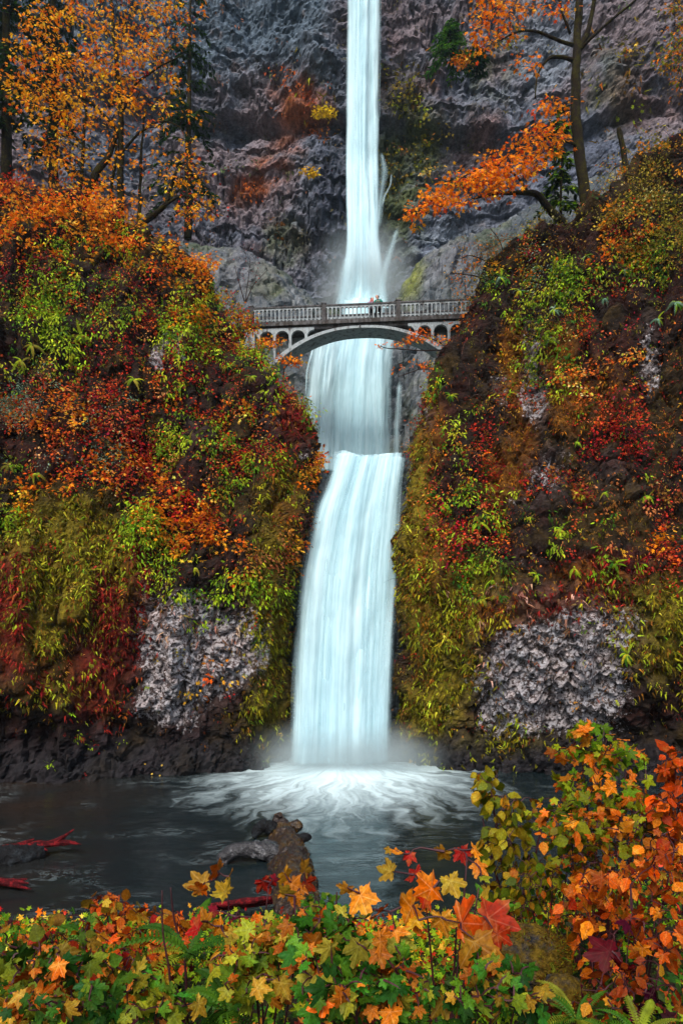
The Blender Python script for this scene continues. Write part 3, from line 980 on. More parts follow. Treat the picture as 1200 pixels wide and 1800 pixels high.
# ------------------------------------------------------------------ the bridge
def concrete(name, base, stain, amount, scale=1.5):
    m, nt, out = new_mat(name)
    tc = N(nt, 'ShaderNodeTexCoord')
    mp = N(nt, 'ShaderNodeMapping')
    mp.inputs['Scale'].default_value = (1, 1, .35)
    L(nt, tc.outputs['Object'], mp.inputs[0])
    geo = N(nt, 'ShaderNodeNewGeometry')
    L(nt, geo.outputs['Position'], mp.inputs[0])
    n1 = N(nt, 'ShaderNodeTexNoise', i_Scale=scale * 2.2, i_Detail=7.0, i_Roughness=.7)
    L(nt, mp.outputs[0], n1.inputs['Vector'])
    n2 = N(nt, 'ShaderNodeTexNoise', i_Scale=scale * 9, i_Detail=4.0)
    L(nt, geo.outputs['Position'], n2.inputs['Vector'])
    f = ramp(nt, [(.6 - amount * .3, 0.0), (.72 - amount * .2, 1.0)], n1.outputs[0])
    c = mixc(nt, f.outputs[0], base, stain)
    v = ramp(nt, [(.3, .75), (.7, 1.2)], n2.outputs[0])
    c = mixc(nt, 1.0, c, v.outputs[0], 'MULTIPLY')
    b = N(nt, 'ShaderNodeBsdfPrincipled', i_Roughness=.85)
    L(nt, c, b.inputs['Base Color'])
    bp = N(nt, 'ShaderNodeBump', i_Strength=.4, i_Distance=.02)
    L(nt, n2.outputs[0], bp.inputs['Height'])
    L(nt, bp.outputs[0], b.inputs['Normal'])
    L(nt, b.outputs[0], out.inputs[0])
    return m


M_CON = concrete('pale_concrete', tuple(lin(158, 168, 172)), tuple(lin(84, 82, 82)), .35)
M_CON2 = concrete('stained_concrete', tuple(lin(96, 96, 98)), tuple(lin(48, 42, 38)), .75)
M_CON3 = concrete('weathered_coping', tuple(lin(88, 86, 88)), tuple(lin(50, 47, 46)), .6)

BR = empty('arch_bridge', (1.275, 45.0, 27.42))
BR.rotation_euler = (0, 0, math.radians(-5.5))
tag(BR, 'arched concrete footbridge with balustrade spanning the gorge before the upper fall', 'bridge')
BW = 1.75         # width of the bridge
HL = 9.0
# deck
MB().box(-HL, HL, -.1, BW + .1, -.2, 0).build('deck', M_CON2, BR)
MB().box(-HL, HL, .1, BW - .1, -.42, -.2).build('deck_beam', M_CON2, BR)


def ext(x):
    return -.36 - 2.14 * (np.abs(x) / 5.95) ** 2.35


def intr(x):
    return ext(x) - .16 - .24 * (np.abs(x) / 6) ** 2


ax = np.linspace(-7.6, 7.6, 61)
m = MB()
V = np.concatenate([np.c_[ax, np.full(61, y), f(ax)] for y in (0.0, BW) for f in (ext, intr)])
i = np.arange(60)
fs = []
for a, b in ((0, 1), (3, 2), (1, 3), (2, 0)):
    fs.append(np.stack([i + a * 61, i + b * 61, i + 1 + b * 61, i + 1 + a * 61], 1))
m.add(V, [np.concatenate(fs)])
m.build('arch_rib', M_CON, BR)

# spandrel columns with half arches on both sides, front row and back row
COLX = [-6.85, -5.78, -4.72, -3.65, 3.62, 4.68, 5.74, 6.82]
for cxx in COLX:
    for y0 in (.03, BW - .28):
        hw, hb, zt, zs = .085, .53, -.33, -.92
        rr_ = hb - hw
        rz = zs + .33
        out_ = [(cxx - hw, float(ext(np.array(cxx - hw))) - .02), (cxx - hw, zs)]
        for k in range(1, 7):
            a = k / 6 * math.pi / 2
            out_.append((cxx - hb + rr_ * math.cos(a), zs + .42 * math.sin(a)))
        left = list(out_)
        right = [(2 * cxx - x_, z_) for x_, z_ in left][::-1]
        right[-1] = (cxx + hw, float(ext(np.array(cxx + hw))) - .02)
        MB().prism(left + [(cxx - hb, zt), (cxx + hb, zt)] + right, y0, y0 + .25).build('spandrel_column', M_CON, BR)
# abutments
for s in (-1, 1):
    MB().box(s * 7.45 - .35, s * 7.45 + .35, .0, BW, -4.2, -.34).build('abutment', M_CON, BR)

# balustrade: posts, bottom rail, coping, and a baluster for every bay
POSTX = [-7.35, -2.45, 2.45, 7.35]
NB = 17
bay = (4.9 - .28) / NB
hb, hw = bay / 2, .034
rr_ = hb - hw
o_ = [(-hw, .1), (-hw, .78)] + [(-hb + rr_ * math.cos(k / 5 * math.pi / 2), .78 + rr_ * math.sin(k / 5 * math.pi / 2)) for k in range(1, 6)]
o_ = o_ + [(-hb, 1.0), (hb, 1.0)] + [(-x_, z_) for x_, z_ in o_][::-1]
BAL = MB().prism(o_, 0, .16).mesh('baluster')
BAL.materials.append(M_CON)
for y0 in (.0, BW - .16):
    for k in range(3):
        xa, xb = POSTX[k] + .14, POSTX[k + 1] - .14
        MB().box(xa, xb, y0 - .04, y0 + .2, .002, .1).build('bottom_rail', M_CON2, BR)
        MB().box(xa - .0, xb, y0 - .05, y0 + .21, 1.0, 1.09).build('coping', M_CON3, BR)
        for b_ in range(NB):
            obj('baluster', BAL, None, BR, (xa + bay * (b_ + .5), y0, 0))
    for px in POSTX:
        p = MB().box(px - .14, px + .14, y0 - .07, y0 + .23, .003, 1.14).build('post', M_CON3, BR)
        MB().box(px - .17, px + .17, y0 - .1, y0 + .26, 1.14, 1.21).build('cap', M_CON3, p)
MB().tube([(-.06, .05, -.36), (-.06, -.03, -.36), (-.06, -.05, -.5)], [.05, .05, .04], 8).build('drain_spout', M_CON3, BR)


# ------------------------------------------------------------------ the couple on the bridge
def skin_mesh(name, verts, edges, radii, mat, parent, root=0, sub_=1):
    me = bpy.data.meshes.new(name)
    me.from_pydata([tuple(v) for v in verts], edges, [])
    o = obj(name, me, mat, parent)
    md = o.modifiers.new('skin', 'SKIN')
    md.use_smooth_shade = True
    for k, r_ in enumerate(radii):
        sv = me.skin_vertices[0].data[k]
        sv.radius = (r_, r_) if np.isscalar(r_) else r_
        sv.use_root = (k == root)
    s = o.modifiers.new('sub', 'SUBSURF')
    s.levels = s.render_levels = sub_
    return o


M_SKIN = plain_mat('skin', lin(206, 160, 140), .5, .1)
M_HAIR = plain_mat('dark_hair', lin(38, 26, 34), .5, .3)
M_RED = plain_mat('red_hair_scarf', lin(190, 60, 56), .7, .2)
M_LAV = plain_mat('lavender_jacket', lin(176, 158, 186), .8, .15)
M_GRN = plain_mat('teal_jacket', lin(30, 122, 108), .8, .15)
M_PUR = plain_mat('purple_collar', lin(116, 30, 110), .8, .15)
M_TRO = plain_mat('dark_trousers', lin(30, 34, 40), .9, .2)
M_BOOT = plain_mat('black_boot', lin(22, 20, 20), .6, .2)


def person(label, x, h, turn, jacket, collar, long_hair, stride):
    """leans with both forearms on the near coping, head turned to the side given by turn (+1 = towards +x)"""
    s = h / 1.72
    root = empty('person', (0, 0, 0))
    root.parent = BR
    root.location = (x, .46, .0)
    P_ = {}
    J = [('pelvis', (0, .08, .93), .135), ('waist', (0, .05, 1.08), .125), ('chest', (0, -.03, 1.26), .15), ('neck0', (turn * .02, -.07, 1.42), .07), ('neck1', (turn * .05, -.09, 1.48), .055),
         ('head0', (turn * .07, -.1, 1.56), .085), ('head1', (turn * .08, -.09, 1.65), .095), ('head2', (turn * .07, -.08, 1.71), .06),
         ('nose0', (turn * .16, -.105, 1.6), .03), ('nose1', (turn * .185, -.108, 1.585), .014)]
    E = [('pelvis', 'waist'), ('waist', 'chest'), ('chest', 'neck0'), ('neck0', 'neck1'), ('neck1', 'head0'), ('head0', 'head1'), ('head1', 'head2'), ('head0', 'nose0'), ('nose0', 'nose1')]
    for sd, q in ((-1, 'l'), (1, 'r')):
        hx = sd * .1 + stride * sd * .06
        J += [(q + 'hip', (sd * .1, .09, .88), .1), (q + 'knee', (hx, .06, .49), .065), (q + 'ankle', (hx * 1.05, .1, .09), .042), (q + 'toe', (hx * 1.05, -.08, .04), .035),
              (q + 'sho', (sd * .19, -.03, 1.36), .07), (q + 'elb', (sd * .27, -.16, 1.19), .048), (q + 'wri', (sd * .1, -.36, 1.19), .032), (q + 'palm', (sd * .05, -.39, 1.185), .034)]
        E += [('pelvis', q + 'hip'), (q + 'hip', q + 'knee'), (q + 'knee', q + 'ankle'), (q + 'ankle', q + 'toe'), ('chest', q + 'sho'), (q + 'sho', q + 'elb'), (q + 'elb', q + 'wri'), (q + 'wri', q + 'palm')]
        for k in range(4):
            J += [(f'{q}f{k}', (sd * .0, -.375 - .02 * k + .02, 1.19), .009), (f'{q}g{k}', (-sd * (.035 + .008 * (k in (1, 2))), -.375 - .02 * k + .02, 1.17), .008)]
            E += [(q + 'palm', f'{q}f{k}'), (f'{q}f{k}', f'{q}g{k}')]
        J += [(q + 't0', (sd * .03, -.345, 1.2), .011), (q + 't1', (-sd * .005, -.33, 1.195), .009)]
        E += [(q + 'palm', q + 't0'), (q + 't0', q + 't1')]
    ix = {j[0]: k for k, j in enumerate(J)}
    V = np.array([j[1] for j in J]) * s
    # hands rest on the coping whatever the height
    R_ = [j[2] * s for j in J]
    skin_mesh('body', V, [(ix[a], ix[b]) for a, b in E], R_, M_SKIN, root)

    def cloth(name, keys, edges, grow_, mat, extra=None):
        idx = [ix[k] for k in keys]
        mp = {k: n_ for n_, k in enumerate(keys)}
        skin_mesh(name, V[idx], [(mp[a], mp[b]) for a, b in edges], [R_[i_] * grow_ + .012 for i_ in idx], mat, root)
    cloth('jacket', ['pelvis', 'waist', 'chest', 'neck0', 'lsho', 'lelb', 'lwri', 'rsho', 'relb', 'rwri'],
          [('pelvis', 'waist'), ('waist', 'chest'), ('chest', 'neck0'), ('chest', 'lsho'), ('lsho', 'lelb'), ('lelb', 'lwri'), ('chest', 'rsho'), ('rsho', 'relb'), ('relb', 'rwri')], 1.22, jacket)
    cloth('trousers', ['pelvis', 'lhip', 'lknee', 'lankle', 'rhip', 'rknee', 'rankle'],
          [('pelvis', 'lhip'), ('lhip', 'lknee'), ('lknee', 'lankle'), ('pelvis', 'rhip'), ('rhip', 'rknee'), ('rknee', 'rankle')], 1.12, M_TRO)
    for q in 'lr':
        cloth('boot', [q + 'ankle', q + 'toe'], [(q + 'ankle', q + 'toe')], 1.2, M_BOOT)
    hc = np.array([turn * .055, -.075, 1.66]) * s
    hv = [hc, hc + np.array([-turn * .05, .03, -.03]) * s, hc + np.array([-turn * .07, .05, -.13]) * s]
    hr = [.108 * s, .1 * s, .06 * s]
    skin_mesh('hair', hv, [(0, 1), (1, 2)], hr, M_HAIR, root)
    cv = [np.array([turn * .0, -.05, 1.44]) * s, np.array([turn * .04, -.1, 1.46]) * s]
    skin_mesh('scarf', cv, [(0, 1)], [.1 * s, .085 * s], collar, root)
    if long_hair:
        for dx_ in (-.06, .07):
            skin_mesh('hair_lock', [np.array([turn * .05 + dx_, -.13, 1.58]) * s, np.array([turn * .04 + dx_ * 1.3, -.17, 1.42]) * s, np.array([turn * .03 + dx_ * 1.3, -.19, 1.3]) * s],
                      [(0, 1), (1, 2)], [.04 * s, .045 * s, .02 * s], M_RED, root)
    wm = root.matrix_basis.copy()
    root.parent = None
    root.matrix_basis = BR_M @ wm
    tag(root, label, 'person', 'couple on the bridge')
    return root


BR_M = Matrix.LocRotScale(BR.location, BR.rotation_euler, None)
person('person in lavender jacket and red scarf leaning on the bridge rail', .66, 1.63, 1, M_LAV, M_RED, True, .4)
person('person in teal green jacket leaning on the bridge rail', 1.12, 1.76, -1, M_GRN, M_PUR, False, 1.0)

# ------------------------------------------------------------------ driftwood and stones
M_LOG = bark_mat('wet_mossy_wood', (.018, .009, .006), (.06, .03, .004), .45, 2.2, .5)
M_LOG2 = bark_mat('wet_grey_wood', (.028, .027, .03), (.16, .16, .17), .35, 3.0, .45)
M_REDW = bark_mat('red_rotten_wood', (.06, .006, .008), (.24, .014, .018), .5, 6.0, .85)
M_DARKW = bark_mat('black_wet_wood', (.010, .010, .011), (.022, .026, .03), .4, 3.0, .7)


def curve(pts, n=24):
    P = np.asarray(pts, float)
    t = np.linspace(0, len(P) - 1, n)
    out_ = []
    for q in t:
        k = min(int(q), len(P) - 2)
        f = q - k
        p0, p1, p2, p3 = P[max(k - 1, 0)], P[k], P[k + 1], P[min(k + 2, len(P) - 1)]
        out_.append(.5 * ((2 * p1) + (-p0 + p2) * f + (2 * p0 - 5 * p1 + 4 * p2 - p3) * f * f + (-p0 + 3 * p1 - 3 * p2 + p3) * f ** 3))
    return np.array(out_)


LG = empty('driftwood_log', (-1.6, 21.5, 0))
tag(LG, 'huge mossy fallen log with broken roots lying in the pool', 'log')


def part(parent, name, pts, rad, seg, mat, jit=.2, seed=0, n=24):
    P = curve(pts, n) - np.array(parent.location)
    if seg >= 12:
        n = n * 2
        P = curve(pts, n) - np.array(parent.location)
        seg = seg * 2
    m_ = MB().tube(P, np.interp(np.linspace(0, 1, n), np.linspace(0, 1, len(rad)), rad), seg, None, jit, seed)
    if seg >= 12:      # knots, grooves along the grain
        V_ = m_.V[0].reshape(n, seg, 3)
        c_ = V_.mean(axis=1, keepdims=True)
        g_ = ridged((V_ + seed) * [1, .35, 1], 2.2, 3, seed) * .10 + fbm(V_, 5.0, 3, .6, seed) * .12
        m_.V[0] = (c_ + (V_ - c_) * (1 + g_[..., None])).reshape(-1, 3)
    return m_.build(name, mat, parent, False)


part(LG, 'log_trunk', [(-1.0, 16.8, -.1), (-1.25, 19, -.12), (-1.55, 21.5, -.1), (-1.95, 23.8, -.06), (-2.25, 25.2, -.02)], [.62, .64, .6, .55, .48, .3], 40, M_LOG, .3, 3, 60)
part(LG, 'root', [(-1.9, 22.3, .1), (-2.5, 22.2, .32), (-3.2, 22.1, .38), (-3.7, 22.0, .22), (-3.82, 21.9, -.02)], [.34, .27, .23, .22, .17], 16, M_LOG2, .25, 5)
part(LG, 'root', [(-2.3, 24.6, .2), (-2.75, 24.5, .42), (-3.0, 24.4, .3), (-3.1, 24.3, .05)], [.26, .2, .17, .08], 14, M_DARKW, .5, 6)
part(LG, 'root', [(-2.1, 24.6, .0), (-2.2, 24.9, .3), (-2.32, 25.0, .55), (-2.25, 24.9, .72)], [.4, .3, .2, .1], 14, M_LOG, .6, 7)
part(LG, 'root', [(-1.9, 24.6, .2), (-1.62, 24.5, .42), (-1.5, 24.4, .3)], [.25, .2, .13], 12, M_LOG, .45, 8)
part(LG, 'root', [(-1.5, 23.6, .2), (-1.2, 23.6, .3), (-1.12, 23.5, .32)], [.2, .14, .1], 12, M_DARKW, .4, 9)
part(LG, 'root', [(-2.0, 22.6, .0), (-2.5, 22.8, .12), (-2.75, 22.9, -.15)], [.36, .3, .2], 14, M_LOG2, .4, 10)

RL = empty('driftwood_log', (-10.6, 22.4, 0))
tag(RL, 'short black log with a splintered red end at the left shore', 'log')
part(RL, 'log_trunk', [(-12.2, 21.4, -.1), (-11, 22.0, .05), (-9.9, 22.7, .12)], [.42, .4, .3], 20, M_DARKW, .25, 13)
for k in range(9):
    x0 = -10.6 + .17 * k
    a = random.uniform(-.2, .2)
    part(RL, 'splinter', [(x0 - .55, 22.2 + .05 * k, .32 + .02 * (k % 3)), (x0 + .1, 22.5 + .05 * k + a * .4, .44 - .04 * (k % 3)), (x0 + .35 + .5 * random.random(), 22.8 + .04 * k + 2.2 * a, .2 + .55 * random.random())], [.07, .09, .012], 6, M_REDW, .4, 20 + k, 8)
part(RL, 'splinter', [(-11.9, 21.6, .32), (-11.2, 22.0, .44), (-10.3, 22.5, .46)], [.05, .07, .06], 6, M_REDW, .3, 30, 10)
RL2 = empty('driftwood_log', (-9.8, 19.8, 0))
tag(RL2, 'flat crimson driftwood slab half hidden behind the green mound', 'log')
for k in range(5):
    part(RL2, 'splinter', [(-10.9 + .1 * k, 19.7 + .07 * k, .16), (-10.0 + .08 * k, 19.8 + .06 * k, .26 - .03 * k), (-9.3 + .5 * random.random(), 19.6 + .1 * k, .05 + .3 * random.random())], [.12, .11, .015], 8, M_REDW, .35, 40 + k, 10)
RL3 = empty('driftwood_log', (-2.4, 17.6, 0))
tag(RL3, 'thin magenta driftwood branch on the shore by the mossy log', 'log')
for k in range(3):
    part(RL3, 'splinter', [(-3.4, 17.8 + .12 * k, .42 - .1 * k), (-2.6, 17.7 + .12 * k, .55 - .1 * k), (-1.8, 17.7 + .1 * k, .66 - .1 * k)], [.05, .09, .05], 8, M_REDW, .3, 50 + k, 12)


def boulder(label, x, y, d, rad, flat, mat, seed, cat='rock'):
    u = np.linspace(0, 2 * math.pi, 40, endpoint=False)
    v = np.linspace(.02, math.pi - .02, 24)
    U, V_ = np.meshgrid(u, v, indexing='ij')
    D = np.stack([np.cos(U) * np.sin(V_), np.sin(U) * np.sin(V_), np.cos(V_)], -1)
    r_ = 1 + .07 * fbm(D, 9.0, 3, .6, seed + 2) + .28 * fbm(D + seed, 1.1, 4, .5, seed) - .12 * worley(D + seed, 1.6, seed)[0]
    P = D * r_[..., None] * np.array([rad, rad * .8, rad * flat])
    i_ = np.arange(40)[:, None] * 24 + np.arange(23)[None, :]
    j_ = ((np.arange(40) + 1) % 40)[:, None] * 24 + np.arange(23)[None, :]
    q = np.stack([i_, i_ + 1, j_ + 1, j_], -1).reshape(-1, 4)
    o = obj('boulder', make_mesh('boulder', P.reshape(-1, 3), [q, [i_ for i_ in [np.arange(40) * 24]], [(np.arange(40) * 24 + 23)[::-1]]], None, False), mat, None, tuple(W(x, y, d)))
    return tag(o, label, cat)


M_STONE = bark_mat('mossy_stone', (.022, .023, .028), (.10, .062, .006), .8, 5.0, .8)
boulder('rounded mossy black boulder among the foreground shrubs', 925, 1690, 4.6, .3, .75, M_STONE, 3)
boulder('small dark stone under the orange shrub beside the boulder', 990, 1752, 4.2, .16, .8, M_STONE, 8)


# ------------------------------------------------------------------ leaves
def unit(v):
    v = np.asarray(v, float)
    return v / (np.linalg.norm(v, axis=-1, keepdims=True) + 1e-9)


# narrow leaf folded along its midrib: 4 triangles, tip along +y, upper side +z
OV_V = np.array([(0, 0, 0), (.2, .35, .05), (0, .45, -.02), (-.2, .35, .05), (.14, .7, .0), (-.14, .7, .0), (0, 1, -.1)])
OV_F = np.array([(0, 1, 2), (0, 2, 3), (1, 4, 2), (3, 2, 5), (4, 6, 2), (5, 2, 6)])
# small lobed leaf
LO_V = np.array([(0, 0, 0), (.35, .12, .0), (.2, .35, .06), (.48, .6, -.06), (.14, .62, .03), (0, 1, -.12), (-.14, .62, .03), (-.48, .6, -.06), (-.2, .35, .06), (-.35, .12, .0), (0, .4, -.03)])
LO_F = np.array([(10, k, k + 1) for k in range(9)] + [(10, 9, 0)])
# hanging strand
ST_V = np.array([(-.07, 0, 0), (.07, 0, 0), (.05, .45, .06), (-.05, .5, .05), (0, 1, 0)])
ST_F = np.array([(0, 1, 2), (0, 2, 3), (3, 2, 4)])


def instance(T, pos, tdir, ndir, size, col, wide=1.0):
    """many copies of a small template in one array"""
    V, Fc = T
    t = unit(tdir)
    n = ndir - t * np.sum(ndir * t, -1, keepdims=True)
    n = unit(n)
    b = np.cross(t, n)
    s = np.asarray(size)[:, None, None]
    out = pos[:, None, :] + s * (V[None, :, 0:1] * wide * b[:, None, :] + V[None, :, 1:2] * t[:, None, :] + V[None, :, 2:3] * n[:, None, :])
    k = len(V)
    f = Fc[None] + (np.arange(len(pos)) * k)[:, None, None]
    return out.reshape(-1, 3), f.reshape(-1, 3), np.repeat(col, k, axis=0)


def pick(pal, n, jit=.18):
    """pal: [(rgb 0-255, weight)] -> n linear colours"""
    w = np.array([p[1] for p in pal], float)
    c = np.array([lin(*p[0]) for p in pal])
    c = c[RNG.choice(len(pal), n, p=w / w.sum())]
    return np.clip(c * (1 + jit * RNG.standard_normal((n, 1))) * (1 + jit * .4 * RNG.standard_normal((n, 3))), .002, .95)


ORANGE = [((244, 148, 24), 3), ((234, 118, 16), 3), ((248, 174, 50), 2), ((212, 86, 18), 1), ((240, 196, 80), .7)]
ORANGE2 = [((236, 120, 36), 3), ((214, 86, 40), 2), ((240, 158, 90), 1.2), ((196, 60, 34), 1), ((226, 168, 60), .7)]
REDP = [((176, 34, 30), 3), ((206, 60, 36), 2.5), ((120, 18, 28), 2), ((222, 104, 60), 1.4), ((160, 30, 60), .8)]
GREEN = [((120, 150, 24), 3), ((156, 180, 36), 2.4), ((74, 118, 26), 2), ((176, 176, 40), 1.4), ((46, 92, 26), 1)]
LIME = [((150, 178, 30), 3), ((186, 196, 44), 2), ((112, 150, 28), 2), ((90, 130, 30), 1)]
SILVER = [((110, 140, 118), 3), ((140, 162, 140), 2), ((84, 116, 92), 2), ((150, 150, 90), 1)]
OLIVE = [((150, 140, 44), 3), ((120, 116, 40), 2.5), ((190, 160, 64), 2), ((206, 140, 50), 1.3), ((92, 100, 40), 1.4), ((220, 200, 130), .5)]
BROWN = [((128, 84, 30), 3), ((160, 110, 44), 2), ((96, 50, 26), 2), ((190, 120, 70), 1)]
MOSSP = [((116, 112, 20), 3), ((140, 136, 28), 2), ((96, 84, 18), 2.4), ((150, 160, 40), 1), ((110, 74, 20), 1.4)]
REDM = [((112, 26, 22), 3), ((140, 40, 30), 2), ((90, 30, 22), 2), ((150, 70, 36), 1)]
RUSTP = [((124, 74, 14), 3), ((150, 96, 20), 2), ((96, 54, 14), 2), ((116, 96, 20), 1)]
PINKP = [((150, 110, 92), 3), ((176, 140, 124), 2), ((120, 84, 66), 2), ((140, 116, 60), 1)]
DARKG = [((36, 62, 24), 3), ((56, 84, 28), 2), ((26, 46, 22), 2)]

UPV = np.array([0, 0, 1.0])
CAMV = np.array([0, -1.0, 0])


def visible_pool(key):
    P, Nn, side = BL[key]
    p = P.reshape(-1, 3)
    n = Nn.reshape(-1, 3)
    x, y = proj(p)
    view = unit(np.array([0, 0, HC]) - p)
    ok = (x > -90) & (x < 1290) & (y > -60) & (y < 1400) & (np.sum(view * n, -1) > -.15)
    return p[ok], n[ok], x[ok], y[ok]


POOLV = {k: visible_pool(k) for k in 'lrb'}
FL = {}


DM = 1.75
BIG = (1.15, 1.8, 1.08)


def sprigs(key, zname, pal, dens, leaf, size, spread, nleaf, seed, lift=.12, droop=.5, clump=True, thr=(-.35, .3), wscale=.55):
    p, n, x, y = POOLV[key]
    w = zone(x, y, Z[zname]) if isinstance(zname, str) else zone(x, y, zname)
    cl = sstep(thr[0] + .12, thr[1] - .1, fbm(p, wscale, 3, .55, seed)) * 1.25 if clump else 1.0
    gap = .08 + .92 * sstep(*((-.16, .1) if key == 'l' else (-.06, .2)), fbm(p * [1, 1, .4], .42, 3, .55, 900)) if key != 'b' else 1.0
    prob = dens * DM * w * cl * gap * .0156
    sel = np.nonzero(RNG.random(len(p)) < prob)[0]
    if not len(sel):
        return
    base = p[sel]
    nn = n[sel]
    m = len(sel)
    sc = pick(pal, m, .15)
    bright = RNG.uniform(.45, 1.35, (m, 1))
    c = base + nn * RNG.uniform(.02, lift, (m, 1))
    spread = spread * BIG[0]
    idx = np.repeat(np.arange(m), int(nleaf * BIG[1]))
    k = len(idx)
    off = RNG.standard_normal((k, 3)) * spread * RNG.uniform(.6, 1.4, (m, 1))[idx]
    pos = c[idx] + off + nn[idx] * np.abs(RNG.standard_normal((k, 1))) * spread * .6
    t = unit(off * .8 + np.array([0, 0, -droop * spread]) * 2 + nn[idx] * spread * .8 + RNG.standard_normal((k, 3)) * spread * .5)
    nd = unit(nn[idx] * .7 + UPV * .6 + RNG.standard_normal((k, 3)) * .45)
    col = np.clip(sc[idx] * bright[idx] * (1 + .22 * RNG.standard_normal((k, 1))), .003, .95)
    FL.setdefault((key, leaf[2]), []).append(instance(leaf[:2], pos, t, nd, RNG.uniform(size[0], size[1], k) * BIG[2], col))


def strands(key, zname, pal, dens, ln, seed, wide=1.0, clump=True):
    p, n, x, y = POOLV[key]
    w = zone(x, y, Z[zname]) if isinstance(zname, str) else zname(p, x, y)
    cl = sstep(-.35, .25, fbm(p, .9, 3, .55, seed)) if clump else 1.0
    sel = np.nonzero(RNG.random(len(p)) < dens * w * cl * .0156)[0]
    if not len(sel):
        return
    m = len(sel)
    rep = 3
    idx = np.repeat(sel, rep)
    k = len(idx)
    pos = p[idx] + RNG.standard_normal((k, 3)) * .08 + n[idx] * .05
    t = unit(np.array([0, 0, -1.0]) + n[idx] * RNG.uniform(.1, 1.1, (k, 1)) + RNG.standard_normal((k, 3)) * .42)
    nd = n[idx] + RNG.standard_normal((k, 3)) * .3
    tone = np.repeat(pick(pal, m, .2), rep, axis=0) * RNG.uniform(.35, 1.6, (k, 1))
    # large patches differ in tone
    tone = tone * (1 + .35 * fbm(p[idx], 1.2, 2, .5, seed + 2))[:, None]
    FL.setdefault((key, 'moss'), []).append(instance((ST_V, ST_F), pos, t, nd, RNG.uniform(ln[0], ln[1], k), np.clip(tone, .003, .9), wide))


def twiglets(key, n, seed):
    """thin bare stems of the creepers, arching away from the rock"""
    p, nn, x, y = POOLV[key]
    ok = np.nonzero((y < 1150) & (fbm(p, .5, 2, .5, seed) > -.15))[0]
    sel = RNG.choice(ok, n)
    mb = MB()
    for k in sel:
        ln = RNG.uniform(.35, 1.1)
        d = unit(nn[k] * RNG.uniform(.2, 1) + RNG.standard_normal(3) * .5 + UPV * RNG.uniform(-.3, .7))
        a = p[k]
        mb.tube([a, a + d * ln * .5 + UPV * .06 * ln, a + d * ln - UPV * .12 * ln], [.014, .009, .004], 3, pick(TWP, 1)[0], cap=False)
    FL.setdefault((key, 'moss'), []).append((np.concatenate(mb.V), np.concatenate([np.concatenate([f[:, [0, 1, 2]], f[:, [0, 2, 3]]]) for f in mb.F[4]]), np.concatenate(mb.C)))


TWP = [((60, 40, 36), 2), ((110, 84, 76), 1), ((80, 30, 30), 1), ((40, 28, 24), 2)]
OV = (OV_V, OV_F, 'leaf')
LO = (LO_V, LO_F, 'leaf')
for key in 'lr':
    s0 = 100 if key == 'l' else 300

    sprigs(key, 'orange', ORANGE, 5.5, LO, (.12, .26), .2, 8, s0 + 1, .35, .3)
    sprigs(key, 'red', REDP, 6.5, LO, (.08, .17), .17, 8, s0 + 2, .25, .4)
    sprigs(key, 'red', ORANGE2, 3.4, LO, (.09, .18), .17, 7, s0 + 3, .3, .3)
    sprigs(key, 'green', LIME if key == 'l' else GREEN, 6.5, OV, (.14, .27), .17, 9, s0 + 4, .3, .9)
    sprigs(key, 'green', GREEN, 3.0, OV, (.12, .22), .15, 8, s0 + 5, .2, .9)
    sprigs(key, 'silver', SILVER, 8, OV, (.09, .16), .18, 10, s0 + 6, .35, .2)
    sprigs(key, 'olive', OLIVE, 9, LO, (.09, .17), .24, 9, s0 + 7, .6, .2)
    sprigs(key, 'brown', BROWN, 7, LO, (.1, .2), .18, 8, s0 + 8, .3, .8)
    sprigs(key, 'fleck', LIME, 4, OV, (.1, .2), .12, 7, s0 + 9, .1, .6, thr=(.1, .4))
    sprigs(key, 'fleck', ORANGE, 3, LO, (.08, .14), .15, 4, s0 + 10, .1, .6, thr=(.1, .4))
    everywhere = [(600, 650, 900, 520, 1)]
    sprigs(key, everywhere, GREEN, 1.0, OV, (.1, .22), .14, 7, s0 + 11, .2, .8, thr=(.0, .4))
    sprigs(key, everywhere, REDP, 1.3, LO, (.06, .14), .16, 6, s0 + 12, .15, .4, thr=(-.1, .4))
    sprigs(key, everywhere, OLIVE, 1.0, LO, (.07, .15), .16, 6, s0 + 13, .2, .4, thr=(-.1, .4))
    sprigs(key, everywhere, BROWN, 1.8, OV, (.07, .16), .16, 6, s0 + 14, .1, .8, thr=(-.1, .4))
    strands(key, 'moss', MOSSP, 40, (.14, .4), s0 + 21, 1.9)
    strands(key, 'moss', LIME[2:] + OLIVE[:2] + MOSSP[:2], 7, (.12, .28), s0 + 22, 1.4)
    strands(key, 'redmoss', REDM, 30, (.14, .44), s0 + 23, 1.8)
    strands(key, 'rust', RUSTP, 44, (.1, .28), s0 + 24, 2.0)
    strands(key, 'pink', PINKP, 9, (.2, .5), s0 + 25, 1.6)
    strands(key, lambda p, x, y: sstep(1330, 1180, y) * (1 - .9 * np.clip(zone(x, y, Z['light']), 0, 1)), RUSTP + MOSSP + REDM + BROWN, 22, (.08, .24), s0 + 26, 1.3)
    twiglets(key, 900, s0 + 30)

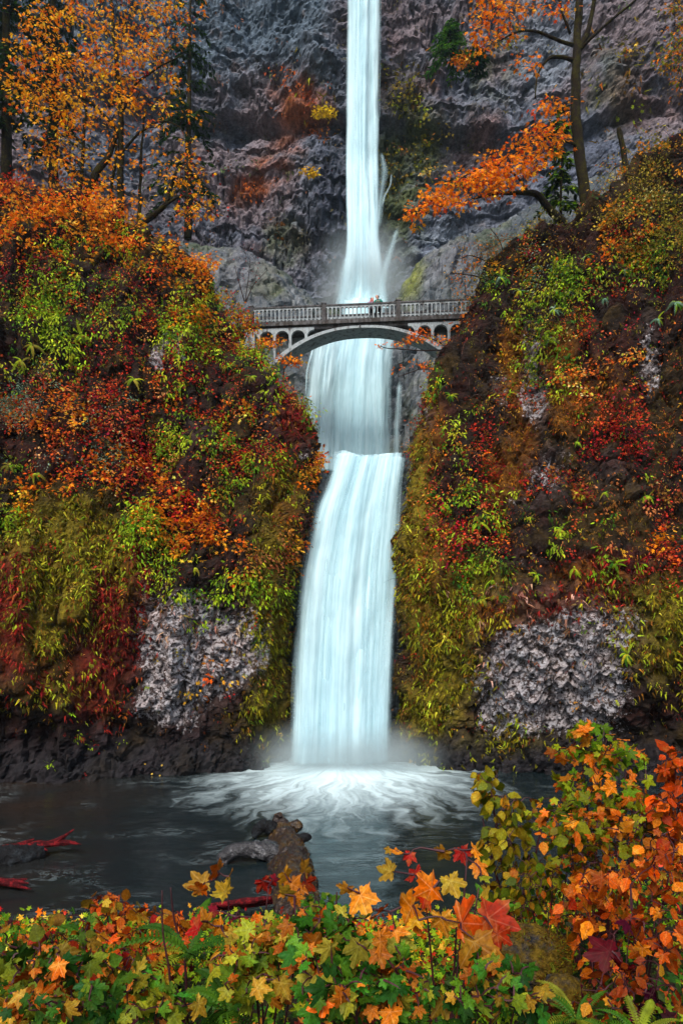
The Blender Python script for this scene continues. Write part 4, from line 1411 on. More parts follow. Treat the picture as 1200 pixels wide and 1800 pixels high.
# growth on the far cliff
BZ = [(530, 185, 50, 50, 1), (450, 330, 50, 20, .8), (470, 160, 40, 10, .6)]
sprigs('b', BZ, [((190, 96, 30), 3), ((214, 140, 40), 1), ((150, 70, 40), 2)], 2.4, OV, (.25, .5), .35, 6, 501, .3, .9)
sprigs('b', [(690, 150, 25, 40, .8), (720, 170, 30, 30, .8), (745, 250, 25, 60, .8), (700, 300, 40, 40, .6), (820, 260, 40, 30, .6), (1080, 120, 40, 60, .8), (500, 430, 40, 30, .6), (800, 330, 40, 20, .7), (870, 60, 50, 40, .6)], MOSSP + OLIVE, 3.0, LO, (.25, .5), .4, 7, 502, .4, .5)
sprigs('b', [(600, 200, 700, 260, 1)], [((92, 84, 60), 2), ((120, 80, 60), 1), ((84, 96, 60), 1)], .35, OV, (.25, .55), .35, 5, 503, .2, .9, thr=(-.1, .4))
strands('b', lambda p, x, y: zone(x, y, [(540, 180, 60, 60, 1), (1090, 150, 70, 110, .8), (760, 140, 60, 60, .6), (700, 330, 50, 100, .6)]), RUSTP + MOSSP, 3.0, (.5, 1.3), 504)

WHO = {'l': 'the bluff left of the falls', 'r': 'the bluff right of the falls', 'b': 'the far cliff'}
for (key, kind), items in FL.items():
    V = np.concatenate([i_[0] for i_ in items])
    offs = np.cumsum([0] + [len(i_[0]) for i_ in items])[:-1]
    Fa = np.concatenate([i_[1] + o_ for i_, o_ in zip(items, offs)])
    C = np.concatenate([i_[2] for i_ in items])
    o = obj('foliage' if kind == 'leaf' else 'moss', make_mesh('growth', V, [Fa], C), M_LEAF if kind == 'leaf' else M_MOSS)
    tag(o, ('mixed red, orange and green leaves of creepers covering ' if kind == 'leaf' else 'hanging moss strands covering ') + WHO[key], 'foliage' if kind == 'leaf' else 'moss', None, 'stuff')


def tufts(o, dens, ln, pal, seed, cond=None, name='moss'):
    """a coat of short moss on a log or stone, as a part of it"""
    me = o.data
    n_ = len(me.polygons)
    ce, no, ar = np.zeros(n_ * 3), np.zeros(n_ * 3), np.zeros(n_)
    me.polygons.foreach_get('center', ce)
    me.polygons.foreach_get('normal', no)
    me.polygons.foreach_get('area', ar)
    ce, no = ce.reshape(-1, 3), no.reshape(-1, 3)
    k = min(9000, int(ar.sum() * dens))
    idx = RNG.choice(n_, k, p=ar / ar.sum())
    keep = (no[idx, 2] > .15) & (fbm(ce[idx] + seed, 2.6 / max(.4, np.ptp(ce[:, 0])), 3, .6, seed) > -.02)
    idx = idx[keep]
    k = len(idx)
    pos = ce[idx] + RNG.standard_normal((k, 3)) * math.sqrt(ar.mean()) * .6
    t_ = unit(no[idx] + RNG.standard_normal((k, 3)) * .6 + np.array([0, 0, .1]))
    V, Fa, C = instance((ST_V * [1.3, 1, 1], ST_F), pos, t_, RNG.standard_normal((k, 3)), RNG.uniform(ln[0], ln[1], k), pick(pal, k, .25) * .5)
    p = obj(name, make_mesh(name, V, [Fa], C), M_MOSS, o.parent or o)
    p['kind'] = 'stuff'


for o_ in list(bpy.data.objects):
    if o_.name.startswith('log_trunk') and o_.parent is LG:
        tufts(o_, 500, (.03, .09), RUSTP + MOSSP[:1], 4)
    elif o_.name.startswith('boulder'):
        tufts(o_, 16000, (.012, .035), RUSTP + MOSSP, 6)


# ------------------------------------------------------------------ ferns, one by one
def frond_mesh(nm, pairs, droop, wide, seed):
    rg = np.random.default_rng(seed)
    m = MB()
    t = np.linspace(0, 1, pairs + 2)
    ax_ = np.stack([np.zeros_like(t) + .04 * np.sin(t * 3 + seed), t * (1 - .15 * droop * t), .45 * t - droop * t ** 2], -1)
    m.tube(ax_[::2] if pairs > 12 else ax_, [.014, .004], 3, None, cap=False)
    for k in range(1, pairs + 1):
        c = ax_[k]
        w_ = wide * (math.sin(math.pi * min(1, .12 + .9 * t[k])) ** .7) * (1 - .35 * t[k])
        for s in (-1, 1):
            l = w_ * rg.uniform(.85, 1.1)
            d = np.array([s * .93, .36, -.12])
            e = np.array([-.36 * s, .93, .1]) * .5 / pairs * .8
            tip = c + d * l + np.array([0, 0, -.12 * l])
            mid = c + d * l * .5 + np.array([0, 0, .02])
            m.add([c - e * .8, mid - e, tip, mid + e, c + e * .8], [[(0, 1, 3, 4)], [(1, 2, 3)]])
    return m.mesh(nm)


FRONDS = [frond_mesh('frond', 20, dr, wd, k) for k, (dr, wd) in enumerate([(.75, .13), (1.05, .15), (.55, .12)])]


def obj_color_mat(name, trans=.2, rough=.5):
    m, nt, out_ = new_mat(name)
    oi = N(nt, 'ShaderNodeObjectInfo')
    tc = N(nt, 'ShaderNodeTexCoord')
    no = N(nt, 'ShaderNodeTexNoise', i_Scale=5.0, i_Detail=3.0)
    L(nt, tc.outputs['Object'], no.inputs['Vector'])
    v = ramp(nt, [(.3, .6), (.7, 1.35)], no.outputs[0])
    c = mixc(nt, 1.0, oi.outputs['Color'], v.outputs[0], 'MULTIPLY')
    d = N(nt, 'ShaderNodeBsdfPrincipled', i_Roughness=rough)
    d.inputs['Specular IOR Level'].default_value = .08
    t = N(nt, 'ShaderNodeBsdfTranslucent')
    L(nt, c, d.inputs['Base Color'])
    L(nt, c, t.inputs[0])
    mx = N(nt, 'ShaderNodeMixShader', i_0=trans)
    L(nt, d.outputs[0], mx.inputs[1])
    L(nt, t.outputs[0], mx.inputs[2])
    L(nt, mx.outputs[0], out_.inputs[0])
    return m


M_FROND = obj_color_mat('fern_frond')
for f_ in FRONDS:
    f_.materials.append(M_FROND)


def fern(loc, outward, size, pal, nf, label, group, hang=.0):
    root = empty('fern', loc)
    tag(root, label, 'fern', group)
    z = unit(np.asarray(outward) * (1 - .0) + UPV * .55)
    a0 = random.random() * 6
    x = unit(np.cross(z, [0.3, 1, .2]))
    y = np.cross(z, x)
    cols = pick(pal, nf, .15)
    for k in range(nf):
        a = a0 + k / nf * 6.283 + random.uniform(-.5, .5)
        d = unit(math.cos(a) * x + math.sin(a) * y + z * random.uniform(.1, .7) + np.array([0, 0, -hang * random.uniform(.4, 1.6)]))
        b = unit(np.cross(d, z))
        n_ = np.cross(b, d)
        s = size * random.uniform(.55, 1.15)
        R3 = Matrix(((b[0] * s, d[0] * s, n_[0] * s), (b[1] * s, d[1] * s, n_[1] * s), (b[2] * s, d[2] * s, n_[2] * s)))
        o = obj('frond', FRONDS[(k + nf) % 3], None, root)
        o.matrix_basis = R3.to_4x4()
        o.color = (*cols[k], 1)
    return root


def on_cliff(key, px, py):
    p, n, x, y = POOLV[key]
    d2 = (x - px) ** 2 + (y - py) ** 2
    near = np.nonzero(d2 < 60)[0]
    if not len(near):
        near = np.argsort(d2)[:6]
    k = near[np.argmin(p[near, 1])]
    return p[k] + n[k] * .05, n[k]


FERN_L = [(92, 545, 1.1), (60, 605, 1.0), (150, 592, 1.0), (130, 640, .8), (215, 560, .8), (250, 548, .9), (40, 640, .9), (305, 545, .8), (340, 585, .8), (250, 915, 1.25), (280, 935, .9), (236, 660, .9),
          (285, 785, .7), (330, 775, .7), (380, 895, .8), (20, 815, 1.0), (60, 830, .8), (440, 655, .7), (470, 690, .6), (400, 640, .7), (415, 1035, .8), (385, 1050, .8), (350, 1000, .7), (20, 915, 1.0), (318, 862, .7), (385, 750, .6), (490, 640, .6), (548, 745, .6), (110, 470, .8), (60, 455, .9)]
def fern_labels(lst, where, cols):
    bands = [(500, 'above the bridge deck'), (640, 'level with the bridge'), (790, 'just below bridge level'), (960, "level with the fall's lip"), (2000, 'beside the lower fall')]
    cell = {}
    for k, (x_, y_, s_) in enumerate(lst):
        bd = next(b_[1] for b_ in bands if y_ < b_[0])
        cl = next(c_[1] for c_ in cols if x_ < c_[0])
        cell.setdefault((bd, cl), []).append((x_, k))
    out_ = {}
    num = ['first', 'second', 'third', 'fourth', 'fifth', 'sixth', 'seventh', 'eighth']
    for (bd, cl), v in cell.items():
        v.sort()
        for i_, (x_, k) in enumerate(v):
            rank = '' if len(v) == 1 else f', {num[i_]} from left'
            out_[k] = f'green fern {cl} {where}, {bd}{rank}'
    return [out_[k] for k in range(len(lst))]


LAB_L = fern_labels(FERN_L, 'left bluff', [(150, 'at outer edge of'), (350, 'midway along'), (2000, 'near gorge edge of')])
for (x_, y_, s_), lb_ in zip(FERN_L, LAB_L):
    p_, n_ = on_cliff('l', x_, y_)
    fern(p_, n_, s_ * .85, LIME + OLIVE[:2] if y_ > 500 else GREEN, 10, lb_, 'ferns on the bluff left of the falls', .95)
FERN_R = [(985, 925, .95), (850, 915, .95), (812, 950, .8), (930, 905, .7), (1098, 1150, .8), (1000, 508, 1.0), (960, 590, .8), (915, 505, 1.0), (1075, 995, .8), (1005, 1000, .7), (1180, 535, 1.0), (1100, 472, .8), (1030, 445, .7), (860, 1015, .9), (845, 1050, .7), (785, 700, .6), (780, 745, .6),
          (890, 690, .7), (970, 545, .9), (880, 480, .9), (940, 470, .9), (1060, 520, .7), (1150, 560, .7), (1010, 780, .5), (935, 1010, .6), (1060, 860, .6), (1140, 875, .7)]
LAB_R = fern_labels(FERN_R, 'right bluff', [(880, 'near gorge edge of'), (1040, 'midway along'), (2000, 'at outer edge of')])
for (x_, y_, s_), lb_ in zip(FERN_R, LAB_R):
    p_, n_ = on_cliff('r', x_, y_)
    fern(p_, n_, s_ * .85, GREEN + SILVER[:2] if y_ < 600 else LIME + GREEN + OLIVE[:1], 10, lb_, 'ferns on the bluff right of the falls', .95)


# ------------------------------------------------------------------ trees and shrubs
def maple_leaf(seed=0, curl=.25):
    """five lobes, each with side teeth"""
    rg = np.random.default_rng(seed)
    half = [(180, .13), (168, .38), (156, .44), (146, .40), (134, .60), (128, .57), (122, .74), (115, .58), (108, .57), (96, .50), (86, .54), (78, .74), (71, .70), (63, .86), (54, 1.0), (47, .84), (41, .80), (36, .68), (29, .56),
            (24, .70), (20, .84), (14, .80), (9, .96)]
    pts = half + [(0, 1.1)] + [(-a_, r_) for a_, r_ in half[1:][::-1]]
    V = [(0, 0, 0)]
    tw = rg.normal(0, .18)
    for a_, r_ in pts:
        r_ = r_ * rg.uniform(.92, 1.08)
        t_ = math.radians(a_ + rg.normal(0, 2))
        x_, y_ = math.sin(t_) * r_, math.cos(t_) * r_
        ridge = .09 * math.cos(t_ * 6.3)
        V.append((x_, y_, -curl * (r_ * r_ * .6 + .5 * x_ * x_) + ridge * r_ + tw * x_ * y_ + rg.normal() * .02))
    V = np.array(V)
    V[:, 1] += .11
    n_ = len(V) - 1
    Fc = np.array([(0, k + 1, (k + 1) % n_ + 1) for k in range(n_)])[:, ::-1]
    return V * .62, Fc


MAPLES = []
for k in range(6):
    V_, F_ = maple_leaf(k, [.1, .35, .6, .25, .8, -.2][k])
    me = make_mesh('maple_leaf', V_, [F_], None, True)
    me.materials.append(M_LEAFOBJ)
    MAPLES.append(me)
OVAL = []
for k in range(3):
    rg = np.random.default_rng(40 + k)
    a = np.linspace(0, 1, 9)
    wv_ = np.sin(np.pi * a ** .8) * .33 * (1 + .18 * (np.arange(9) % 2))
    V_ = [(0, q, .1 * k * q - .25 * q * q) for q in a] + [(w_, q + .03, .07 - .25 * q * q) for w_, q in zip(wv_, a)] + [(-w_, q + .03, .07 - .25 * q * q) for w_, q in zip(wv_, a)]
    i_ = np.arange(8)
    F_ = np.concatenate([np.stack([i_, i_ + 9, i_ + 10, i_ + 1], 1), np.stack([i_, i_ + 1, i_ + 19, i_ + 18], 1)])
    me = make_mesh('oval_leaf', np.array(V_), [F_], None, True)
    me.materials.append(M_OVAL)
    OVAL.append(me)


LEAF_ALB = np.array([.66, .54, .42])


class Plant:
    """limbs given by hand; twigs grow from the nearest limb to points spread through the crown"""
    def __init__(self, name, label, cat, base, group=None):
        self.root = empty(name, base)
        tag(self.root, label, cat, group)
        self.base = np.asarray(base, float)
        self.limb, self.twig = MB(), MB()
        self.nodes = []

    def add_limb(self, pts, r0, r1, seg=8, n=16, wob=.0, seed=1):
        P = curve([W(*p) for p in pts], n)
        if wob:
            P = P + np.stack([vnoise(P, 1.1, seed), vnoise(P, 1.1, seed + 1), vnoise(P, 1.1, seed + 2)], -1) * wob
        self.limb.tube(P - self.base, np.linspace(r0, r1, n), seg, None, .25, seed)
        self.nodes.append(P)
        return P

    def targets(self, blobs):
        out_ = []
        for (cx, cy, rx, ry, d, dd, n) in blobs:
            q = RNG.standard_normal((n, 3))
            q = q / (np.linalg.norm(q, axis=1, keepdims=True) + 1e-9) * RNG.random((n, 1)) ** .42
            dist = d + q[:, 1] * dd
            out_.append(np.stack([(cx + q[:, 0] * rx - CX) / F * dist, dist, HC + (HR - cy - q[:, 2] * ry) / F * dist], -1))
        return np.concatenate(out_)

    def grow(self, T, r_tw, sag=.12, seg=3):
        nodes = np.concatenate(self.nodes)
        d0 = np.min(np.linalg.norm(T[:, None] - nodes[None], axis=2), axis=1)
        self.dirs = np.zeros_like(T)
        order = np.argsort(d0)
        for k in order:
            t = T[k]
            d = np.linalg.norm(nodes - t, axis=1)
            # favour nodes that lie lower and further in, so that twigs run outwards
            cost = d + .35 * np.clip(nodes[:, 2] - t[2], 0, None)
            j = np.argmin(cost)
            a = nodes[j]
            v = t - a
            ln = np.linalg.norm(v)
            pr = RNG.standard_normal(3) * ln * .1
            m1 = a + v * .35 + pr + np.array([0, 0, sag * ln])
            m2 = a + v * .7 + pr * .6 + np.array([0, 0, sag * ln * .8])
            self.twig.tube(np.array([a, m1, m2, t]) - self.base, [r_tw * (1 + min(1.5, ln / (40 * r_tw))), r_tw * 1.2, r_tw, r_tw * .6], seg, None, cap=False)
            nodes = np.concatenate([nodes, [m1, m2, t]])
            self.dirs[k] = unit(t - m2)
        return T

    def finish_wood(self, m_l, m_t, trunk='trunk', twigs='twigs'):
        if self.limb.n:
            self.limb.build(trunk, m_l, self.root, True)
        if self.twig.n:
            o = self.twig.build(twigs, m_t, self.root)
            o['kind'] = 'stuff'

    def crown(self, T, nleaf, spread, size, pal, leaf=LO, flat=.45, name='crown', mat=None):
        m = len(T)
        idx = np.repeat(np.arange(m), nleaf)
        k = len(idx)
        off = RNG.standard_normal((k, 3)) * np.array([spread, spread, spread * flat])
        pos = T[idx] + off
        t = unit(off + self.dirs[idx] * spread * .6 + np.array([0, 0, -.5 * spread]) + RNG.standard_normal((k, 3)) * spread * .4)
        nd = unit(UPV * .7 + CAMV * .35 + RNG.standard_normal((k, 3)) * .5)
        tone = pick(pal, m, .12)[idx] * (1 + .2 * RNG.standard_normal((k, 1)))
        mixm = RNG.random((k, 1)) < .35
        tone = np.where(mixm, pick(pal, k, .15), tone)
        V, Fa, C = instance(leaf[:2], pos - self.base, t, nd, RNG.uniform(size[0], size[1], k), np.clip(tone, .003, .95))
        o = obj(name, make_mesh(name, V, [Fa], C), mat or M_LEAF, self.root)
        o['kind'] = 'stuff'
        return o

    def leaves(self, T, meshes, size, pal, per=1, spread=.0, name='leaf', face=.6, hang=.55):
        n = len(T) * per
        cols = pick(pal, n, .16) * LEAF_ALB * RNG.uniform(.42, 1.2, (n, 1))
        q = 0
        for k in range(len(T)):
            for p in range(per):
                pos = T[k] + (RNG.standard_normal(3) * spread if p else 0)
                out_ = unit(np.array([T[k][0] - self.base[0], 0, 0]) + 1e-6) * .35
                t = unit(out_ + self.dirs[k] * .3 + np.array([0, 0, -hang]) + RNG.standard_normal(3) * .5)
                nd = UPV * .55 + CAMV * face + RNG.standard_normal(3) * .55
                nd = unit(nd - t * nd.dot(t))
                b = np.cross(t, nd)
                s = size[0] * .8 + (size[1] * 1.08 - size[0] * .8) * RNG.random() ** 1.5
                o = bpy.data.objects.new(name, meshes[q % len(meshes)])
                COL.objects.link(o)
                o.parent = self.root
                loc = pos - self.base
                o.matrix_basis = Matrix(((b[0] * s, t[0] * s, nd[0] * s, loc[0]), (b[1] * s, t[1] * s, nd[1] * s, loc[1]), (b[2] * s, t[2] * s, nd[2] * s, loc[2]), (0, 0, 0, 1)))
                o.color = (*cols[q], 1)
                q += 1

    def hero(self, items, meshes, pal_of, name='leaf'):
        """leaves at chosen places: (x, y, d, size in px, palette)"""
        nodes = np.concatenate(self.nodes)
        T = np.array([W(i_[0], i_[1], i_[2]) for i_ in items])
        self.grow(T, .004, .05, 4)
        for k, i_ in enumerate(items):
            self_T = T[k:k + 1]
            dsv = self.dirs
            self.dirs = dsv[k:k + 1]
            s = .8 * i_[3] / F * i_[2]
            self.leaves(self_T, [random.choice(meshes)], (s * .95, s * 1.1), pal_of[i_[4]], 1, 0, name, .9, .35)
            self.dirs = dsv


# big maple on the bluff left of the falls
b0 = W(215, 400, 44.5)
t = Plant('maple_tree', 'tall orange maple with several dark trunks on top of the bluff left of the falls', 'tree', b0)
t.add_limb([(213, 415, 44.5), (211, 330, 44.4), (213, 220, 44.3), (208, 150, 44.2), (200, 60, 44), (196, -40, 44)], .27, .07, 10, 30, .1, 3)
t.add_limb([(140, 360, 43.5), (165, 315, 43.6), (190, 275, 43.8), (205, 225, 44.2)], .3, .16, 8, 16, .08, 5)
t.add_limb([(226, 408, 44.0), (262, 385, 43.6), (290, 360, 43.2), (300, 335, 43), (310, 300, 42.6)], .22, .08, 8, 18, .08, 7)
t.add_limb([(290, 362, 43.2), (320, 345, 42.8), (355, 360, 42.4), (385, 385, 42)], .09, .03, 6, 12, .08, 9)
t.add_limb([(246, 405, 45.5), (247, 340, 45.6), (250, 260, 45.6), (256, 180, 45.5)], .14, .05, 7, 14, .1, 11)
t.add_limb([(142, 350, 46), (146, 270, 46), (150, 190, 46), (146, 110, 46)], .16, .06, 7, 14, .1, 13)
t.add_limb([(195, 380, 45), (196, 330, 45), (202, 290, 45), (205, 250, 45)], .12, .08, 7, 10, .06, 15)
t.add_limb([(211, 235, 44.3), (170, 190, 43.5), (120, 160, 43), (60, 150, 42.5)], .12, .03, 6, 14, .15, 17)
t.add_limb([(211, 200, 44.3), (240, 150, 43.8), (280, 120, 43.4), (320, 100, 43)], .11, .03, 6, 14, .15, 19)
t.add_limb([(213, 270, 44.3), (250, 230, 43.8), (300, 215, 43.3), (345, 250, 42.8)], .09, .02, 6, 14, .12, 21)
T = t.targets([(170, 40, 150, 90, 43.6, 3.5, 78), (110, 160, 110, 90, 43, 3, 62), (235, 130, 100, 100, 43.6, 3, 58), (140, 270, 100, 80, 42.8, 2.5, 40), (270, 250, 90, 90, 43, 2.5, 18), (330, 320, 60, 70, 42.4, 2, 16), (345, 370, 45, 30, 42, 1.5, 16), (60, 110, 70, 80, 43, 2, 28), (290, 40, 70, 50, 44, 2, 20), (170, 350, 90, 40, 42, 1.5, 18)])
t.grow(T, .016, .1)
t.finish_wood(M_BARK, M_TWIG)
red = (T[:, 0] > -12.2) & (RNG.random(len(T)) < .45)
full = T.copy()
dsave = t.dirs
t.dirs = dsave[~red]
t.crown(T[~red], 14, .36, (.15, .31), [((252, 168, 20), 4), ((244, 140, 14), 3), ((250, 190, 50), 2), ((220, 100, 16), 1)], LO, .28)
t.dirs = dsave[red]
t.crown(T[red], 5, .42, (.12, .24), REDP + ORANGE2, LO, .4)

# maple on the bluff right of the falls, with the long orange limb
b0 = W(1035, 385, 43.5)
t = Plant('maple_tree', 'leaning maple with mossy trunk and orange sprays on the bluff right of the falls', 'tree', b0)
t.add_limb([(1040, 400, 43.5), (1027, 340, 43.4), (1015, 250, 43.2), (1011, 170, 43), (1012, 90, 42.9), (1018, 0, 42.8), (1025, -80, 42.8)], .38, .2, 12, 34, .05, 31)
t.add_limb([(1012, 100, 42.9), (1030, 60, 42.7), (1042, 10, 42.5), (1050, -60, 42.3)], .2, .1, 8, 14, .05, 33)
t.add_limb([(1012, 95, 42.9), (1050, 55, 42.3), (1110, 5, 41.8), (1150, -30, 41.5)], .1, .05, 6, 14, .08, 35)
t.add_limb([(1005, 80, 42.9), (975, 68, 42.6), (940, 55, 42.2), (900, 60, 41.8), (880, 70, 41.6)], .12, .03, 6, 14, .08, 37)
t.add_limb([(1008, 108, 42.9), (985, 98, 42.7), (962, 104, 42.5), (945, 130, 42.3), (940, 172, 42.2)], .14, .04, 7, 16, .05, 39)
t.add_limb([(1003, 60, 42.9), (985, 20, 42.6), (980, -30, 42.4)], .1, .05, 6, 10, .06, 41)
t.add_limb([(990, 395, 43), (968, 372, 42.4), (945, 345, 41.8), (920, 338, 41.2), (880, 340, 40.6), (830, 350, 40)], .3, .05, 9, 24, .08, 43)
t.add_limb([(930, 340, 41.4), (900, 300, 40.8), (860, 290, 40.2), (800, 320, 39.6)], .08, .02, 6, 14, .08, 45)
t.add_limb([(1015, 260, 43.2), (980, 245, 42.4), (940, 250, 41.6), (890, 275, 40.8)], .09, .02, 6, 14, .1, 47)
T1 = t.targets([(780, 350, 55, 22, 39.6, 1.5, 42), (840, 320, 60, 30, 40, 1.6, 52), (900, 285, 60, 32, 40.6, 1.6, 50), (960, 250, 55, 32, 41.4, 1.6, 40), (970, 190, 30, 25, 42, 1.2, 12), (735, 375, 20, 14, 39.4, 1, 10), (890, 320, 60, 25, 40.5, 1.2, 24)])
T2 = t.targets([(860, 15, 32, 40, 41.6, 1.5, 24), (850, 65, 24, 30, 41.6, 1, 14), (900, 40, 30, 30, 41.8, 1, 10), (940, 10, 40, 20, 42, 1, 8), (925, 110, 20, 15, 42, .8, 6), (995, 10, 30, 20, 42.2, 1, 6)])
t.grow(np.concatenate([T1, T2]), .014, .06)
t.finish_wood(M_BARK, M_TWIG)
t.crown(np.concatenate([T1, T2]), 8, .33, (.17, .34), [((252, 146, 18), 4), ((244, 120, 10), 3), ((252, 172, 44), 1.6), ((214, 76, 18), .7)], LO, .3)


def fir(label, px, py, d, h, rad, seed, pal=DARKG, name='fir_tree', dens=1.0, tr=None):
    """conifer: tapered trunk, whorls of drooping boughs, needle sprays"""
    rg = np.random.default_rng(seed)
    b = W(px, py, d)
    root = empty(name, b)
    tag(root, label, 'tree')
    tr = tr or h * .013
    tp = np.stack([rg.normal(0, .05, 14).cumsum() * .5, rg.normal(0, .05, 14).cumsum() * .5, np.linspace(0, h, 14)], -1)
    MB().tube(tp, np.linspace(tr, .03, 14), 9, None, .2, seed).build('trunk', M_BARK, root, True)
    bo = MB()
    pos, td, nd = [], [], []
    nb = int(h * 5 * dens)
    for k in range(nb):
        f = rg.uniform(.12, .98)
        a = rg.uniform(0, 6.283)
        ln = rad * (1 - f) ** .75 * rg.uniform(.6, 1.1) + .25
        z0 = f * h
        q = np.linspace(0, 1, 7)
        o_ = np.array([np.interp(z0, tp[:, 2], tp[:, 0]), np.interp(z0, tp[:, 2], tp[:, 1]), z0])
        br = o_ + np.stack([math.cos(a) * q * ln, math.sin(a) * q * ln, (.12 * q - .5 * q * q) * ln], -1)
        bo.tube(br[::2], [.03, .008], 3, None, cap=False)
        m_ = max(6, int(ln * 13))
        qq = rg.uniform(.1, 1, m_)
        c = np.stack([np.interp(qq, q, br[:, j]) for j in range(3)], -1)
        side = np.stack([-math.sin(a) * np.ones(m_), math.cos(a) * np.ones(m_), np.zeros(m_)], -1) * rg.choice([-1, 1], m_)[:, None]
        pos.append(c)
        td.append(side * .9 + np.array([math.cos(a), math.sin(a), 0]) * .5 + np.stack([rg.normal(0, .2, m_), rg.normal(0, .2, m_), -.5 + rg.normal(0, .25, m_)], -1))
        nd.append(np.tile(UPV, (m_, 1)) + rg.normal(0, .3, (m_, 3)))
    pos, td, nd = np.concatenate(pos), np.concatenate(td), np.concatenate(nd)
    n = len(pos)
    V, Fa, C = instance((OV_V * [1.1, 1, 1], OV_F), pos, td, nd, rg.uniform(.25, .6, n), pick(pal, n, .25))
    o = bo.build('boughs', M_BARK, root)
    o['kind'] = 'stuff'
    o = obj('crown', make_mesh('crown', V, [Fa], C), M_LEAF, root)
    o['kind'] = 'stuff'


fir('dark fir with a bare grey trunk at the photo\'s left edge', 12, 330, 54, 34, 3.6, 61)
fir('dark fir standing behind the orange maple, beside the grey cliff', 330, 420, 66, 30, 4.4, 63, dens=.55)
fir('dark fir between the edge fir and the orange maple', 95, 360, 60, 36, 3.4, 65)
fir('small green young fir behind the mossy trunk of the leaning maple', 985, 400, 50, 9, 1.7, 67, GREEN[:1] + DARKG, dens=1.4)
fir('broad green fir sapling clinging to the far cliff above the orange limb', 790, 120, 71, 5.2, 3.2, 69, [((60, 104, 36), 3), ((84, 130, 40), 2), ((50, 84, 30), 1)], dens=3.0)
fir('narrow dark sapling on the far cliff right of the upper fall', 838, 130, 70, 3.2, 1.4, 71, dens=3.0)


def shrub(name, label, base, limbs, blobs, nleaf, spread, size, pal, leaf=LO, cat='shrub', group=None, rt=.01, r0=.05, flat=.6, wood=None):
    s = Plant(name, label, cat, W(*base), group)
    for k, l in enumerate(limbs):
        s.add_limb(l, r0, r0 * .35, 6, 12, .03, 71 + k)
    T_ = s.targets(blobs)
    s.grow(T_, rt, .08)
    s.finish_wood(wood or M_TWIG, M_TWIG, 'stem', 'twigs')
    s.crown(T_, nleaf, spread, size, pal, leaf, flat)
    return s


shrub('maple_shrub', 'orange and cream maple shrub sprouting from the bare rock right of the falls', (1010, 690, 37.5), [[(1010, 690, 37.5), (1035, 660, 36.8), (1060, 640, 36.4), (1100, 615, 36.2)], [(1010, 690, 37.5), (1000, 665, 37), (985, 650, 36.6)], [(1020, 680, 37.2), (1045, 690, 36.6), (1055, 710, 36.4)]],
      [(1005, 660, 38, 24, 36.6, .8, 26), (1065, 650, 36, 20, 36.4, .8, 22), (1110, 625, 32, 24, 36.2, .8, 20), (1090, 680, 36, 20, 36.3, .8, 18), (1045, 705, 22, 20, 36.4, .6, 12), (1130, 680, 26, 8, 36.3, .5, 5)], 9, .2, (.12, .22), [((236, 132, 40), 3), ((244, 176, 84), 2), ((186, 178, 60), 2), ((226, 100, 30), 2), ((232, 206, 140), .8)])
shrub('maple_shrub', 'small orange maple sprig before the left springing of the bridge', (462, 640, 43.2), [[(462, 640, 43.2), (470, 620, 43), (480, 600, 42.8)]],
      [(480, 600, 24, 8, 42.8, .6, 16), (462, 606, 16, 8, 42.9, .5, 6)], 8, .16, (.12, .22), ORANGE)
shrub('maple_shrub', 'orange maple sprig on a short stem below the left end of the arch', (498, 662, 42.6), [[(498, 662, 42.6), (500, 648, 42.4), (512, 636, 42.2)]],
      [(512, 635, 22, 9, 42.2, .6, 18)], 8, .15, (.12, .22), ORANGE)
shrub('maple_shrub', 'loose orange maple branch reaching in front of the right arch foot', (800, 630, 42.5), [[(800, 630, 42.5), (770, 600, 42), (730, 590, 41.6)], [(800, 630, 42.5), (760, 640, 42), (720, 655, 41.6), (700, 662, 41.4)], [(790, 615, 42.3), (740, 616, 41.8), (680, 612, 41.2), (668, 607, 41)]],
      [(745, 590, 40, 10, 41.8, .6, 24), (790, 605, 30, 16, 42, .6, 16), (712, 606, 24, 8, 41.4, .4, 5), (735, 640, 14, 6, 41.6, .4, 4), (703, 651, 12, 4, 41.4, .3, 2), (670, 607, 5, 3, 41, .2, 2), (760, 650, 24, 20, 42, .5, 10)], 7, .14, (.12, .2), [((240, 112, 14), 4), ((246, 140, 30), 2), ((200, 180, 50), .8)])
shrub('deciduous_shrub', 'round orange bush at the tip of the left bluff beside the ledge', (545, 850, 39.5), [[(545, 850, 39.5), (545, 830, 39.1), (540, 815, 38.9)]], [(540, 825, 32, 22, 38.9, .8, 40), (560, 805, 14, 18, 39, .6, 14)], 9, .14, (.09, .17), [((226, 128, 24), 3), ((240, 164, 50), 2), ((190, 150, 40), 1.6), ((180, 60, 30), 1)])
shrub('bare_shrub', 'leafless dark shrub beside the left end of the bridge', (432, 520, 45), [[(432, 530, 45), (436, 490, 45), (440, 455, 45)], [(432, 530, 45), (446, 500, 45), (470, 475, 45)], [(430, 530, 45), (420, 495, 45), (412, 465, 45)]],
      [(440, 465, 34, 40, 45, 1, 50)], 1, .2, (.05, .1), REDP, rt=.009, r0=.04)
shrub('maple_shrub', 'wide orange maple bush crowning the bluff under the tall maple', (120, 420, 41.5), [[(120, 430, 41.5), (90, 390, 41), (50, 370, 40.6)], [(120, 430, 41.5), (150, 380, 41), (190, 375, 40.8)], [(130, 430, 41.5), (180, 410, 41), (220, 420, 40.8)]],
      [(60, 375, 70, 30, 40.8, 1.5, 60), (150, 370, 70, 36, 40.8, 1.5, 70), (200, 420, 60, 26, 40.6, 1.4, 45), (110, 450, 60, 24, 40.4, 1.2, 34), (30, 350, 40, 36, 41, 1.5, 26)], 10, .3, (.14, .26), ORANGE + [((190, 60, 40), .8)])
